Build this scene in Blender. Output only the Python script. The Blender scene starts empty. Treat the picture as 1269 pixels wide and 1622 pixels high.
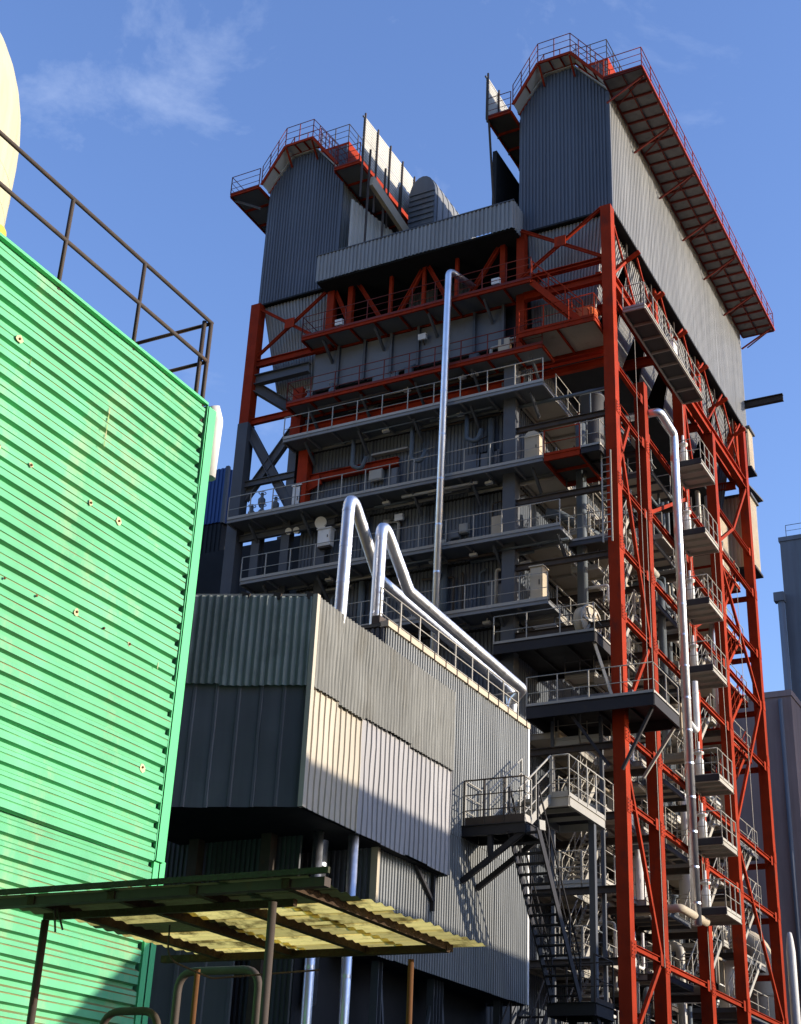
import bpy, math, random
from mathutils import Vector, Matrix
random.seed(7)
rad = math.radians
sc = bpy.context.scene
COL = sc.collection

# ------------------------------------------------------------------ camera, sky, sun, exposure
cam = bpy.data.cameras.new('camera'); cam_o = bpy.data.objects.new('camera', cam); COL.objects.link(cam_o)
cam.sensor_fit = 'VERTICAL'; cam.sensor_height = 24.0; cam.lens = 24.0 * 2240.0 / 1622.0
cam.clip_start = 0.1; cam.clip_end = 3000
cam_o.matrix_world = Matrix(((0.88543232, 0.16880263, 0.43303035, 0.0),
                             (0.46279540, -0.40597939, -0.78803626, 0.0),
                             (0.04277880, 0.89815723, -0.43758836, 1.6),
                             (0, 0, 0, 1)))
sc.camera = cam_o
SUN_AZ, SUN_EL = rad(68), rad(14.5)      # azimuth clockwise from +Y
w = bpy.data.worlds.new('World'); sc.world = w; w.use_nodes = True
nt = w.node_tree; N = nt.nodes; L = nt.links
bg = N['Background']
sky = N.new('ShaderNodeTexSky'); sky.sky_type = 'NISHITA'; sky.sun_disc = False
sky.sun_elevation = SUN_EL; sky.sun_rotation = SUN_AZ
sky.air_density = 1.25; sky.dust_density = 0.8; sky.ozone_density = 1.6
tc = N.new('ShaderNodeTexCoord')
mp = N.new('ShaderNodeMapping'); mp.inputs['Scale'].default_value = (2.2, 2.2, 3.4); mp.inputs['Location'].default_value = (0.35, 0.1, -0.22)
nz = N.new('ShaderNodeTexNoise'); nz.inputs['Scale'].default_value = 2.3; nz.inputs['Detail'].default_value = 9; nz.inputs['Roughness'].default_value = 0.62
nz.noise_dimensions = '4D'; nz.inputs['W'].default_value = 11.9; nz.inputs['Distortion'].default_value = 0.5
rp = N.new('ShaderNodeValToRGB'); rp.color_ramp.elements[0].position = 0.575; rp.color_ramp.elements[1].position = 0.86
rp.color_ramp.elements[1].color = (0.45, 0.45, 0.45, 1)
mx = N.new('ShaderNodeMix'); mx.data_type = 'RGBA'
mx.inputs['B'].default_value = (5.2, 5.8, 7.0, 1)
tint = N.new('ShaderNodeMix'); tint.data_type = 'RGBA'; tint.blend_type = 'MULTIPLY'; tint.inputs['Factor'].default_value = 1.0
tint.inputs['B'].default_value = (0.99, 1.14, 1.70, 1)
L.new(tc.outputs['Generated'], mp.inputs['Vector']); L.new(mp.outputs['Vector'], nz.inputs['Vector'])
L.new(nz.outputs['Fac'], rp.inputs['Fac']); L.new(rp.outputs['Color'], mx.inputs['Factor'])
L.new(sky.outputs['Color'], tint.inputs['A']); L.new(tint.outputs['Result'], mx.inputs['A'])
L.new(mx.outputs['Result'], bg.inputs['Color'])
bg.inputs['Strength'].default_value = 0.15
sl = bpy.data.lights.new('sun', 'SUN'); sl.energy = 5.0; sl.angle = rad(0.5); sl.color = (1.0, 0.90, 0.76)
so = bpy.data.objects.new('sun', sl); COL.objects.link(so)
SUN = Vector((math.sin(SUN_AZ) * math.cos(SUN_EL), math.cos(SUN_AZ) * math.cos(SUN_EL), math.sin(SUN_EL)))
so.rotation_euler = SUN.to_track_quat('Z', 'Y').to_euler()
vs = sc.view_settings; vs.view_transform = 'Standard'; vs.look = 'None'; vs.exposure = 0.40; vs.gamma = 1.0; vs.use_curve_mapping = False

# ------------------------------------------------------------------ materials
def mat(name, col, rough=0.6, metal=0.0, var=0.25, vs=0.6, streak=0.0, dirt=0.0, dcol=(0.10, 0.05, 0.025), ds=1.5, dpos=0.58, objvar=0.12, bump=0.0, bs=40, spec=0.15, transl=0.0, tcol=None):
    m = bpy.data.materials.new(name); m.use_nodes = True
    n = m.node_tree.nodes; l = m.node_tree.links
    b = n['Principled BSDF']; b.inputs['Roughness'].default_value = rough; b.inputs['Metallic'].default_value = metal
    b.inputs['Specular IOR Level'].default_value = spec
    geo = n.new('ShaderNodeNewGeometry')
    def noise(scale, sx=1, sy=1, sz=1, det=4, rgh=0.55):
        mp = n.new('ShaderNodeMapping'); mp.inputs['Scale'].default_value = (sx, sy, sz)
        t = n.new('ShaderNodeTexNoise'); t.inputs['Scale'].default_value = scale; t.inputs['Detail'].default_value = det; t.inputs['Roughness'].default_value = rgh
        l.new(geo.outputs['Position'], mp.inputs['Vector']); l.new(mp.outputs['Vector'], t.inputs['Vector'])
        return t.outputs['Fac']
    def math_(op, a, bb, clamp=False):
        q = n.new('ShaderNodeMath'); q.operation = op; q.use_clamp = clamp
        for i, v in enumerate((a, bb)):
            if hasattr(v, 'links'): l.new(v, q.inputs[i])
            else: q.inputs[i].default_value = v
        return q.outputs[0]
    f = math_('MULTIPLY_ADD', noise(vs), 2 * var); f.node.inputs[2].default_value = 1 - var
    if objvar:
        oi = n.new('ShaderNodeObjectInfo')
        g = math_('MULTIPLY_ADD', oi.outputs['Random'], 2 * objvar); g.node.inputs[2].default_value = 1 - objvar
        f = math_('MULTIPLY', f, g)
    if streak:
        s = math_('MULTIPLY_ADD', noise(3.0, 1, 1, 0.06, 3), 2 * streak); s.node.inputs[2].default_value = 1 - streak
        f = math_('MULTIPLY', f, s)
    mul = n.new('ShaderNodeMix'); mul.data_type = 'RGBA'; mul.blend_type = 'MULTIPLY'; mul.inputs['Factor'].default_value = 1
    mul.inputs['A'].default_value = (*col, 1)
    l.new(f, mul.inputs['B'])
    out = mul.outputs['Result']
    if dirt:
        r = n.new('ShaderNodeMapRange'); r.inputs['From Min'].default_value = dpos; r.inputs['From Max'].default_value = dpos + 0.14; r.inputs['To Max'].default_value = dirt
        l.new(noise(ds, 1, 1, 0.45, 8, 0.68), r.inputs['Value'])
        d = n.new('ShaderNodeMix'); d.data_type = 'RGBA'; d.inputs['B'].default_value = (*dcol, 1)
        l.new(r.outputs['Result'], d.inputs['Factor']); l.new(out, d.inputs['A']); out = d.outputs['Result']
    l.new(out, b.inputs['Base Color'])
    rr = math_('MULTIPLY_ADD', noise(vs * 3 + 1), 0.24); rr.node.inputs[2].default_value = max(0.02, rough - 0.12)
    l.new(rr, b.inputs['Roughness'])
    if bump:
        bp = n.new('ShaderNodeBump'); bp.inputs['Strength'].default_value = bump; bp.inputs['Distance'].default_value = 0.02
        l.new(noise(bs, det=5), bp.inputs['Height']); l.new(bp.outputs['Normal'], b.inputs['Normal'])
    if transl:
        t = n.new('ShaderNodeBsdfTranslucent'); ms = n.new('ShaderNodeMixShader'); ms.inputs['Fac'].default_value = transl
        tm = n.new('ShaderNodeMix'); tm.data_type = 'RGBA'; tm.blend_type = 'MULTIPLY'; tm.inputs['Factor'].default_value = 1; tm.inputs['A'].default_value = (*(tcol or (1, 1, 1)), 1)
        l.new(out, tm.inputs['B']); l.new(tm.outputs['Result'], t.inputs['Color'])
        l.new(b.outputs[0], ms.inputs[1]); l.new(t.outputs[0], ms.inputs[2]); l.new(ms.outputs[0], n['Material Output'].inputs['Surface'])
    return m

M = dict(
    red=mat('red_oxide_steel', (0.285, 0.028, 0.008), 0.65, spec=0.06, var=0.34, vs=1.6, streak=0.2, dirt=0.65, dcol=(0.12, 0.028, 0.018), ds=2.6, dpos=0.54),
    red_shade=mat('shade_toned_red_steel', (0.15, 0.028, 0.02), 0.55, var=0.3, dirt=0.4, dcol=(0.05, 0.03, 0.025), ds=3),  # the red steel again, its colour darkened for rails in shade
    grey=mat('grey_painted_steel', (0.095, 0.10, 0.11), 0.55, var=0.25, dirt=0.4, dcol=(0.10, 0.07, 0.05), ds=2.5),
    pale=mat('pale_galvanised_steel', (0.38, 0.355, 0.305), 0.5, 0.1, var=0.2, dirt=0.35, dcol=(0.16, 0.10, 0.06), ds=3),
    black=mat('black_steel', (0.035, 0.033, 0.035), 0.6, var=0.3, dirt=0.3, dcol=(0.08, 0.05, 0.03), ds=3),
    deck=mat('grating_deck', (0.075, 0.072, 0.065), 0.7, var=0.3, dirt=0.4, ds=1.5),
    galv=mat('dull_galvanised_edge', (0.22, 0.225, 0.23), 0.6, var=0.25, dirt=0.4, dcol=(0.10, 0.08, 0.06), ds=3),
    deckg=mat('grey_grating', (0.16, 0.155, 0.15), 0.7, var=0.35, vs=3, dirt=0.5, dcol=(0.05, 0.045, 0.04), ds=4),
    deckp=mat('pale_chequer_deck', (0.42, 0.37, 0.30), 0.7, var=0.3, dirt=0.5, dcol=(0.14, 0.09, 0.06), ds=2),
    clad=mat('shade_toned_cladding', (0.115, 0.125, 0.145), 0.42, 0.0, var=0.16, vs=0.35, streak=0.2, objvar=0.07),  # same sheet as cladl, darkened in colour for the unlit faces
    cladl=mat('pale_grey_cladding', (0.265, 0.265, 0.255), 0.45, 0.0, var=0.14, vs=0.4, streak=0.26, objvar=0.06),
    casing=mat('boiler_casing', (0.125, 0.14, 0.16), 0.5, 0.0, var=0.25, vs=0.5, streak=0.2, dirt=0.3, dcol=(0.09, 0.06, 0.045), ds=0.9),
    panel=mat('flat_casing_panel', (0.15, 0.158, 0.17), 0.5, var=0.25, vs=0.5, dirt=0.25, ds=1.0),
    core=mat('dark_core', (0.022, 0.023, 0.025), 0.8, var=0.4),
    alu=mat('aluminium_lagging', (0.78, 0.79, 0.82), 0.40, 1.0, var=0.16, vs=1.6, dirt=0.3, dcol=(0.4, 0.38, 0.35), ds=2.0, objvar=0.03, bump=0.15, bs=9),
    screen=mat('weathered_zinc_screen', (0.52, 0.50, 0.44), 0.5, 0.1, var=0.15, vs=0.8, streak=0.12, objvar=0.08),
    asb=mat('old_fibre_cement', (0.20, 0.225, 0.21), 0.85, var=0.25, vs=0.8, streak=0.35, dirt=0.45, dcol=(0.07, 0.075, 0.06), ds=1.2, dpos=0.5),
    asbw=mat('weathered_zinc_sheet', (0.245, 0.24, 0.215), 0.7, var=0.2, vs=0.8, streak=0.3, dirt=0.35, dcol=(0.13, 0.11, 0.075), ds=1.0, dpos=0.52, objvar=0.1),
    asbl=mat('grey_corrugated_zinc', (0.245, 0.25, 0.24), 0.6, var=0.15, vs=0.7, streak=0.22, objvar=0.1),
    cream=mat('cream_sheet', (0.47, 0.415, 0.325), 0.6, var=0.10, vs=0.8, streak=0.08, dirt=0.25, dcol=(0.32, 0.25, 0.17), objvar=0.05),
    whitesh=mat('pale_lilac_sheet', (0.35, 0.335, 0.325), 0.55, var=0.10, vs=0.8, streak=0.08, objvar=0.07),
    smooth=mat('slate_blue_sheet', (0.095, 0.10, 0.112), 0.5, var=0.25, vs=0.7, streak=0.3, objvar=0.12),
    green=mat('green_painted_sheet', (0.125, 0.45, 0.225), 0.5, var=0.26, vs=0.8, streak=0.2, dirt=0.6, dcol=(0.34, 0.44, 0.24), ds=1.6, dpos=0.54, objvar=0.08),
    greend=mat('green_grimy_ledge', (0.11, 0.38, 0.15), 0.7, var=0.3, vs=3, dirt=0.75, dcol=(0.27, 0.17, 0.07), ds=1.1, dpos=0.44, objvar=0.05),
    greent=mat('green_flashing', (0.12, 0.56, 0.23), 0.4, var=0.08, dirt=0.15, dcol=(0.25, 0.3, 0.15), objvar=0.03),
    rust=mat('rust', (0.13, 0.06, 0.026), 0.85, var=0.4, vs=6, objvar=0.2),
    runs=mat('rust_stained_paint', (0.26, 0.33, 0.12), 0.7, var=0.3, vs=8, objvar=0.2),
    chip=mat('bare_chipped_patch', (0.50, 0.46, 0.26), 0.7, var=0.3, vs=8, objvar=0.2),
    iron=mat('dark_weathered_iron', (0.07, 0.055, 0.045), 0.65, var=0.35, vs=4, dirt=0.5, dcol=(0.12, 0.05, 0.02), ds=5),
    wood=mat('rotten_timber', (0.055, 0.034, 0.02), 0.85, var=0.4, vs=5, dirt=0.6, dcol=(0.11, 0.055, 0.022), ds=6, bump=0.8, bs=25),
    fibre=mat('aged_fibre_sheet', (0.70, 0.60, 0.31), 0.85, var=0.35, vs=5, dirt=0.9, dcol=(0.10, 0.075, 0.03), ds=4.0, dpos=0.49, transl=0.8, tcol=(1.0, 0.93, 0.62), objvar=0.35, bump=0.5, bs=30),
    fibre_dark=mat('dark_fibre_sheet', (0.075, 0.078, 0.05), 0.9, var=0.35, vs=5, dirt=0.6, dcol=(0.04, 0.05, 0.025), ds=4, transl=0.25, tcol=(0.8, 0.9, 0.5), bump=0.7, bs=30),
    tank=mat('cream_tank', (0.52, 0.485, 0.33), 0.6, var=0.12, vs=0.3, streak=0.25),
    beige=mat('beige_enclosure', (0.48, 0.40, 0.285), 0.55, var=0.15, vs=1.5, dirt=0.3, dcol=(0.3, 0.2, 0.12), ds=2),
    white=mat('white_lagging', (0.74, 0.72, 0.68), 0.5, var=0.12, vs=1.5, dirt=0.25, dcol=(0.35, 0.3, 0.22), ds=2.5),
    pipeg=mat('grey_pipe', (0.12, 0.14, 0.155), 0.5, var=0.25, dirt=0.25),
    orange=mat('orange_red_drum', (0.52, 0.10, 0.025), 0.5, var=0.25, dirt=0.4, ds=2),
    blue=mat('blue_cladding', (0.045, 0.095, 0.24), 0.5, var=0.12, streak=0.1),
    slate=mat('slate_render', (0.19, 0.20, 0.22), 0.8, var=0.2, vs=0.25, streak=0.3),
    pink=mat('pinkish_render', (0.38, 0.285, 0.26), 0.85, var=0.2, vs=0.3, streak=0.3),
    ground=mat('worn_asphalt', (0.065, 0.062, 0.058), 0.9, var=0.3, vs=0.15, dirt=0.4, dcol=(0.10, 0.09, 0.075), ds=0.4, objvar=0),
    lens=mat('frosted_lamp_glass', (0.80, 0.80, 0.78), 0.25, var=0.05),
    yellow=mat('yellow_paint', (0.62, 0.45, 0.06), 0.5, var=0.2, dirt=0.5, ds=4),
    brickd=mat('dark_blocker_brick', (0.07, 0.055, 0.05), 0.9, var=0.2, vs=0.3),  # kept dark so the added hall reflects little light
    gap=mat('dark_closure_strip', (0.02, 0.025, 0.022), 0.9, var=0.3),
)

# ------------------------------------------------------------------ mesh helpers
MC = {}; WL = {}; XY = None
def V3(p): return Vector(p)
def box(x0, x1, y0, y1, z0, z1):
    return ([(x0,y0,z0),(x1,y0,z0),(x1,y1,z0),(x0,y1,z0),(x0,y0,z1),(x1,y0,z1),(x1,y1,z1),(x0,y1,z1)],
            [(0,3,2,1),(4,5,6,7),(0,1,5,4),(1,2,6,5),(2,3,7,6),(3,0,4,7)])
def frame(d, up=None):
    d = d.normalized()
    u = Vector(up) if up else Vector((0,0,1))
    if abs(d.dot(u)) > 0.98: u = Vector((0,1,0))
    s = d.cross(u).normalized(); return d, s, s.cross(d).normalized()
def prism(p0, p1, sec, up=None):
    p0, p1 = V3(p0), V3(p1); d, s, u = frame(p1 - p0, up); n = len(sec)
    V = [tuple(p0 + s*a + u*b) for a, b in sec] + [tuple(p1 + s*a + u*b) for a, b in sec]
    F = [(i, (i+1) % n, n + (i+1) % n, n + i) for i in range(n)] + [tuple(range(n-1, -1, -1)), tuple(range(n, 2*n))]
    return V, F
def bar(p0, p1, w, h=None, up=None):
    h = h or w; a, b = w/2, h/2
    return prism(p0, p1, [(-a,-b),(a,-b),(a,b),(-a,b)], up)
def ibeam(p0, p1, w, h, t=0.03, up=None):
    a, b, c = w/2, h/2, t/2
    return prism(p0, p1, [(-a,-b),(a,-b),(a,-b+t),(c,-b+t),(c,b-t),(a,b-t),(a,b),(-a,b),(-a,b-t),(-c,b-t),(-c,-b+t),(-a,-b+t)], up)
def fillet(path, r, k=6):
    P = [V3(p) for p in path]; out = [P[0]]
    for i in range(1, len(P)-1):
        a, b, c = P[i-1], P[i], P[i+1]; d1 = (a-b).normalized(); d2 = (c-b).normalized()
        ang = d1.angle(d2); t = min(r / math.tan(ang/2), 0.48*(a-b).length, 0.48*(c-b).length)
        s, e = b + d1*t, b + d2*t
        for j in range(k+1):
            u = j/k; out.append(s*(1-u)**2 + b*2*u*(1-u) + e*u*u)
    out.append(P[-1]); return out
def tube(path, r, n=8, cap=True):
    P = [V3(p) for p in path]; V = []; F = []
    d = (P[1]-P[0]).normalized(); _, s, u = frame(d)
    for i, p in enumerate(P):
        if i == 0: t = (P[1]-P[0]).normalized()
        elif i == len(P)-1: t = (P[-1]-P[-2]).normalized()
        else: t = ((P[i]-P[i-1]).normalized() + (P[i+1]-P[i]).normalized()).normalized()
        s = (s - t*s.dot(t)).normalized(); u = t.cross(s)
        for k in range(n):
            a = 2*math.pi*k/n; V.append(tuple(p + (s*math.cos(a) + u*math.sin(a))*r))
    for i in range(len(P)-1):
        for k in range(n):
            F.append((i*n+k, i*n+(k+1) % n, (i+1)*n+(k+1) % n, (i+1)*n+k))
    if cap: F += [tuple(range(n-1,-1,-1)), tuple(range((len(P)-1)*n, len(P)*n))]
    return V, F
def lathe(cx, cy, prof, n=20, axis='Z'):
    V = []; F = []
    for r, z in prof:
        for k in range(n):
            a = 2*math.pi*k/n; c, s = r*math.cos(a), r*math.sin(a)
            V.append({'Z': (cx+c, cy+s, z)}[axis])
    for i in range(len(prof)-1):
        for k in range(n): F.append((i*n+k, i*n+(k+1) % n, (i+1)*n+(k+1) % n, (i+1)*n+k))
    F += [tuple(range(n-1,-1,-1)), tuple(range((len(prof)-1)*n, len(prof)*n))]
    return V, F
def disc(c, d, r, t, n=16):
    c = V3(c); d = V3(d).normalized()
    return tube([c, c + d*t], r, n)
def corr(p00, p10, p11, p01, n, dep, prof='trap', flip=1, sub=1, wob=0.0):
    """corrugated sheet over a quad: ribs run p00->p01, n ribs across p00->p10; depth along the quad normal"""
    a, b, c, d = map(V3, (p00, p10, p11, p01)); nr = ((b-a).cross(d-a)).normalized()*flip
    if prof == 'trap': st = [(0,0),(0.22,0),(0.34,1),(0.78,1),(0.90,0)]
    elif prof == 'wide': st = [(0,0),(0.80,0),(0.85,1),(0.95,1)]
    elif prof == 'green': st = [(0,0),(0.07,1),(0.40,1),(0.415,0.86),(0.455,0.86),(0.47,1),(0.66,1),(0.80,0)]
    else: st = [(k/6, 0.5-0.5*math.cos(2*math.pi*k/6)) for k in range(6)]
    ts = [((i+f)/n, h) for i in range(n) for f, h in st] + [(1.0, st[0][1])]
    V = []; F = []; fm = []; k = sub + 1
    ph = [random.uniform(0, 6.28) for _ in range(3)]
    for t, h in ts:
        p, q = a.lerp(b, t), d.lerp(c, t)
        for j in range(k):
            f = j/sub; w_ = wob*(math.sin(9*f+ph[0]+3*t) + math.sin(23*f+ph[1]-7*t)*0.6 + random.uniform(-0.5, 0.5)) if wob else 0.0
            V.append(tuple(p.lerp(q, f) + nr*(dep*h + w_)))
    for i in range(len(ts)-1):
        for j in range(sub):
            o = i*k + j; F.append((o, o+k, o+k+1, o+1) if flip > 0 else (o, o+1, o+k+1, o+k))
            fm.append(1 if (prof == 'green' and i % 8 in (2, 3, 4, 6)) else 0)
    return V, F, fm
def join(*vf):
    V = []; F = []
    for q in vf:
        o = len(V); V += list(q[0]); F += [tuple(i+o for i in f) for f in q[1]]
    return V, F

def thing(name, label, cat, loc=(0,0,0), group=None):
    o = bpy.data.objects.new(name, None); o.empty_display_size = 0.3; COL.objects.link(o)
    o.location = loc; WL[o] = Vector(loc); o['label'] = label; o['category'] = cat
    if group: o['group'] = group
    return o
def obj(name, vf, m, parent=None, smooth=False, m2=None, **pr):
    V, F = vf[0], vf[1]; fm = vf[2] if len(vf) > 2 else None
    n = len(V); o0 = Vector((min(v[0] for v in V), min(v[1] for v in V), min(v[2] for v in V)))
    rel = [(round(v[0]-o0.x, 4), round(v[1]-o0.y, 4), round(v[2]-o0.z, 4)) for v in V]
    key = (hash(tuple(rel)), n, len(F), m, m2, smooth)
    me = MC.get(key)
    if me is None:
        me = bpy.data.meshes.new(name); me.from_pydata(rel, [], F); me.materials.append(M[m])
        if m2:
            me.materials.append(M[m2])
            if fm:
                for p, i in zip(me.polygons, fm): p.material_index = i
        if smooth:
            for p in me.polygons: p.use_smooth = len(p.vertices) == 4
        me.update(); MC[key] = me
    o = bpy.data.objects.new(name, me); COL.objects.link(o)
    if parent is not None:
        o.parent = parent; o.location = o0 - WL[parent]
    else: o.location = o0
    WL[o] = o0
    for k, v in pr.items(): o[k] = v
    return o
def single(name, vf, m, label, cat, group=None, **k):
    o = obj(name, vf, m, **k); o['label'] = label; o['category'] = cat
    if group: o['group'] = group
    return o

MERGE = False      # True for fine railings deep in the bay whose bars are too thin to tell apart
# railing along a polyline: posts, hand rail, knee rail(s), toe board, all children of part
def railing(part, pts, m, h=1.1, sp=1.15, knees=(0.55,), toe=0.12, r=0.018, ends=True, post='post', pr=None):
    pts = [V3(p) for p in pts]; pr = pr or r; acc = []
    def put(nm, vf, smooth=False):
        if MERGE: acc.append(vf)
        else: obj(nm, vf, m, part, smooth=smooth)
    for i in range(len(pts)-1):
        a, b = pts[i], pts[i+1]; ln = (b-a).length; k = max(1, round(ln/sp))
        for j in range(k+1):
            if j == 0 and i > 0: continue
            if not ends and ((i == 0 and j == 0) or (i == len(pts)-2 and j == k)): continue
            p = a.lerp(b, j/k)
            put(post, bar(p, p + Vector((0,0,h)), pr*2))
        up = Vector((0,0,1))
        put('handrail', tube([a+up*h, b+up*h], r*1.1, 6), True)
        for q in knees: put('knee_rail', tube([a+up*q, b+up*q], r*0.8, 6), True)
        if toe: put('toe_board', bar(a+up*toe*0.55, b+up*toe*0.55, 0.012, toe))
    if acc: obj('railing', join(*acc), m, part)

def walkway(parent, x0, x1, y0, y1, z, sides, m='pale', dm='deck', em=None, joist=1.3, bh=0.2, rail=True, knees=(0.55,), name='walkway', toe=0.12, h=1.1, sp=1.15, axis=None):
    em = em or m
    d = obj(name, box(x0+0.04, x1-0.04, y0+0.04, y1-0.04, z-0.05, z), dm, parent)
    eb = [ibeam((p[0],p[1],z-bh/2+0.02),(q[0],q[1],z-bh/2+0.02),0.08,bh,0.02) for p, q in (((x0,y0),(x1,y0)),((x0,y1),(x1,y1)))]
    eb += [ibeam((p[0],p[1],z-bh/2+0.017),(q[0],q[1],z-bh/2+0.017),0.08,bh,0.02) for p, q in (((x0,y0+0.045),(x0,y1-0.045)),((x1,y0+0.045),(x1,y1-0.045)))]
    if MERGE: obj('edge_frame', join(*eb), em, d)
    else:
        for e_ in eb: obj('edge_beam', e_, em, d)
    if joist:
        if axis != 'Y' and (x1-x0) >= (y1-y0):
            k = max(1, round((x1-x0)/joist))
            for i in range(1, k): obj('joist', bar((x0+(x1-x0)*i/k, y0+0.05, z-0.11),(x0+(x1-x0)*i/k, y1-0.05, z-0.11),0.06,0.11), em, d)
        else:
            k = max(1, round((y1-y0)/joist))
            for i in range(1, k): obj('joist', bar((x0+0.05, y0+(y1-y0)*i/k, z-0.11),(x1-0.05, y0+(y1-y0)*i/k, z-0.11),0.06,0.11), em, d)
    c = dict(F=((x0,y0),(x1,y0)), B=((x1,y1),(x0,y1)), R=((x1,y0),(x1,y1)), L=((x0,y1),(x0,y0)))
    for s in sides:
        a, b = c[s]; railing(d, [(a[0],a[1],z),(b[0],b[1],z)], m, knees=knees, toe=toe, h=h, sp=sp)
    return d

# a straight flight: stringers, treads, rails as children of the thing
def flight(parent, p0, p1, width, m='pale', side=(1,0,0), rails=(0,1), nstep=None, tm=None, name='flight', sw=0.035, sh=0.22, rh=1.0, knees=(0.5,)):
    a, b = V3(p0), V3(p1); s = V3(side)*width
    rise = abs(b.z-a.z); n = nstep or max(3, round(rise/0.21)); tm = tm or m
    st = obj(name, bar(a, b, sw, sh), m, parent)
    obj('stringer', bar(a+s, b+s, sw, sh), m, st)
    run = Vector((b.x-a.x, b.y-a.y, 0)); rd = run.normalized()
    for i in range(n):
        c = a.lerp(b, (i+0.5)/n); dd = min(0.26, run.length/n*1.05)
        obj('tread', bar(c+s*0.02, c+s*0.98, dd, 0.035), tm, st)
    for q in rails:
        o = s*q; k = max(2, round((b-a).length/1.0))
        up = Vector((0,0,1)); ps = [bar(a.lerp(b, j/k)+o, a.lerp(b, j/k)+o+up*rh, 0.038) for j in range(k+1)]
        hr = tube([a+o+up*rh, b+o+up*rh], 0.025, 6); kr = [tube([a+o+up*kk, b+o+up*kk], 0.018, 6) for kk in knees]
        if MERGE: obj('railing', join(hr, *ps, *kr), m, st)
        else:
            for q_ in ps: obj('post', q_, m, st)
            obj('handrail', hr, m, st)
            for q_ in kr: obj('knee_rail', q_, m, st)
    return st

def sheets(parent, a, b, z0, z1, wid, pitch, dep, m, prof='trap', flip=1, name='cladding_sheet', off=0.0, slope=None, m2=None):
    """a row of corrugated wall sheets from plan point a to plan point b"""
    A = Vector((a[0], a[1], 0)); B = Vector((b[0], b[1], 0)); ln = (B-A).length; n = max(1, round(ln/wid))
    nr = (B-A).normalized().cross(Vector((0,0,1)))*flip
    for i in range(n):
        p, q = A.lerp(B, i/n), A.lerp(B, (i+1)/n)
        o = nr*(off + random.uniform(0, 0.012)); zz = Vector((0,0,1)); d0 = random.uniform(-0.02, 0.02)
        obj(name, corr(p+o+zz*(z0+d0), q+o+zz*(z0+d0), q+o+zz*z1, p+o+zz*z1, max(1, round(ln/n/pitch)), dep, prof, flip, sub=3, wob=0.003), m, parent, m2=m2)

# ------------------------------------------------------------------ ground
g = obj('ground', box(-400, 400, -300, 500, -0.4, 0), 'ground', kind='structure')

# ================================================================== boiler tower
YF, XR, XL = 45.1, -15.7, -33.0
T = thing('boiler_tower', 'tall open boiler tower of orange-red columns, grey walkways and dark corrugated casing', 'tower', (-24.3, 55.3, 0))
COLY = [45.1, 48.65, 54.1, 59.0, 65.2]
# body of the boiler, closed behind the cladding
obj('boiler_body', box(-29.9, -19.85, 45.75, 65.0, 0, 36.6), 'core', T)
for z0, z1 in ((2.5,8.9),(9.0,13.6),(13.7,17.0),(17.1,21.2),(21.3,24.1),(24.2,27.0),(27.1,30.6)):
    sheets(T, (-29.9, 45.72), (-19.9, 45.72), z0, z1, 1.0, 0.17, 0.04, 'casing')
    sheets(T, (-19.82, 45.75), (-19.82, 65.0), z0, z1, 1.6, 0.2, 0.04, 'casing')
sheets(T, (-19.82, 45.75), (-19.82, 65.0), 30.7, 36.5, 1.6, 0.2, 0.04, 'casing')
sheets(T, (-29.9, 45.72), (-19.9, 45.72), 32.6, 33.6, 1.0, 0.17, 0.04, 'casing')
# flat ribbed casing panels under the top walkway
xs = [-29.8 + i*1.33 for i in range(8)]
for i in range(7):
    obj('casing_panel', box(xs[i]+0.05, xs[i+1]-0.05, 45.5, 45.7, 33.75, 35.6), 'panel', T)
    obj('stiffener', ibeam((xs[i+1], 45.45, 33.7), (xs[i+1], 45.45, 35.7), 0.12, 0.16, 0.02), 'grey', T)
# horizontal red band beams across the casing
obj('band_beam', ibeam((-30.1, 45.5, 31.8), (-19.6, 45.5, 31.8), 0.22, 0.34, 0.03), 'red', T)
obj('band_beam', ibeam((-29.6, 45.5, 29.25), (-25.2, 45.5, 29.25), 0.22, 0.38, 0.03), 'red', T)
obj('column', bar((-29.75, 45.4, 27.5), (-29.75, 45.4, 30.6), 0.5, 0.4), 'red', T)
obj('gusset', bar((-29.75, 45.38, 28.8), (-28.9, 45.38, 29.1), 0.1, 0.5), 'red', T)
# main columns
for y in COLY:
    top = {45.1: 39.0, 48.65: 32.4, 54.1: 35.4, 59.0: 35.4, 65.2: 38.95}[y]
    obj('column', bar((XR, y, 0), (XR, y, top), 0.44, 0.44), 'red', T)
    obj('base_plate', box(XR-0.5, XR+0.5, y-0.5, y+0.5, 0, 0.08), 'red', T)
    for zz in (9.2, 13.9, 16.4, 20.9, 23.65, 26.3, 29.4):
        if zz < top: obj('splice_plate', box(XR+0.222, XR+0.24, y-0.18, y+0.18, zz-0.25, zz+0.25), 'red', T)
for y in COLY[:3]:
    for zz in (9.2, 13.9, 16.4, 20.9, 23.65, 26.3, 29.4):
        if zz < 32: obj('bolt_row', join(*[box(XR+0.24, XR+0.262, y+dy-0.018, y+dy+0.018, zz+dz-0.018, zz+dz+0.018) for dy in (-0.12, 0.12) for dz in (-0.18, -0.06, 0.06, 0.18)]), 'red_shade', T)
obj('column', bar((XL, 45.3, 32.6), (XL, 45.3, 39.0), 0.5, 0.5), 'red', T)
obj('column', bar((XL, 45.3, 0), (XL, 45.3, 32.6), 0.55, 0.55), 'grey', T)
obj('column', bar((XL, 65.0, 0), (XL, 65.0, 39), 0.5, 0.5), 'grey', T)
obj('column', bar((-29.0, 45.4, 35.7), (-29.0, 45.4, 39.0), 0.36, 0.36), 'red', T)
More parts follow.
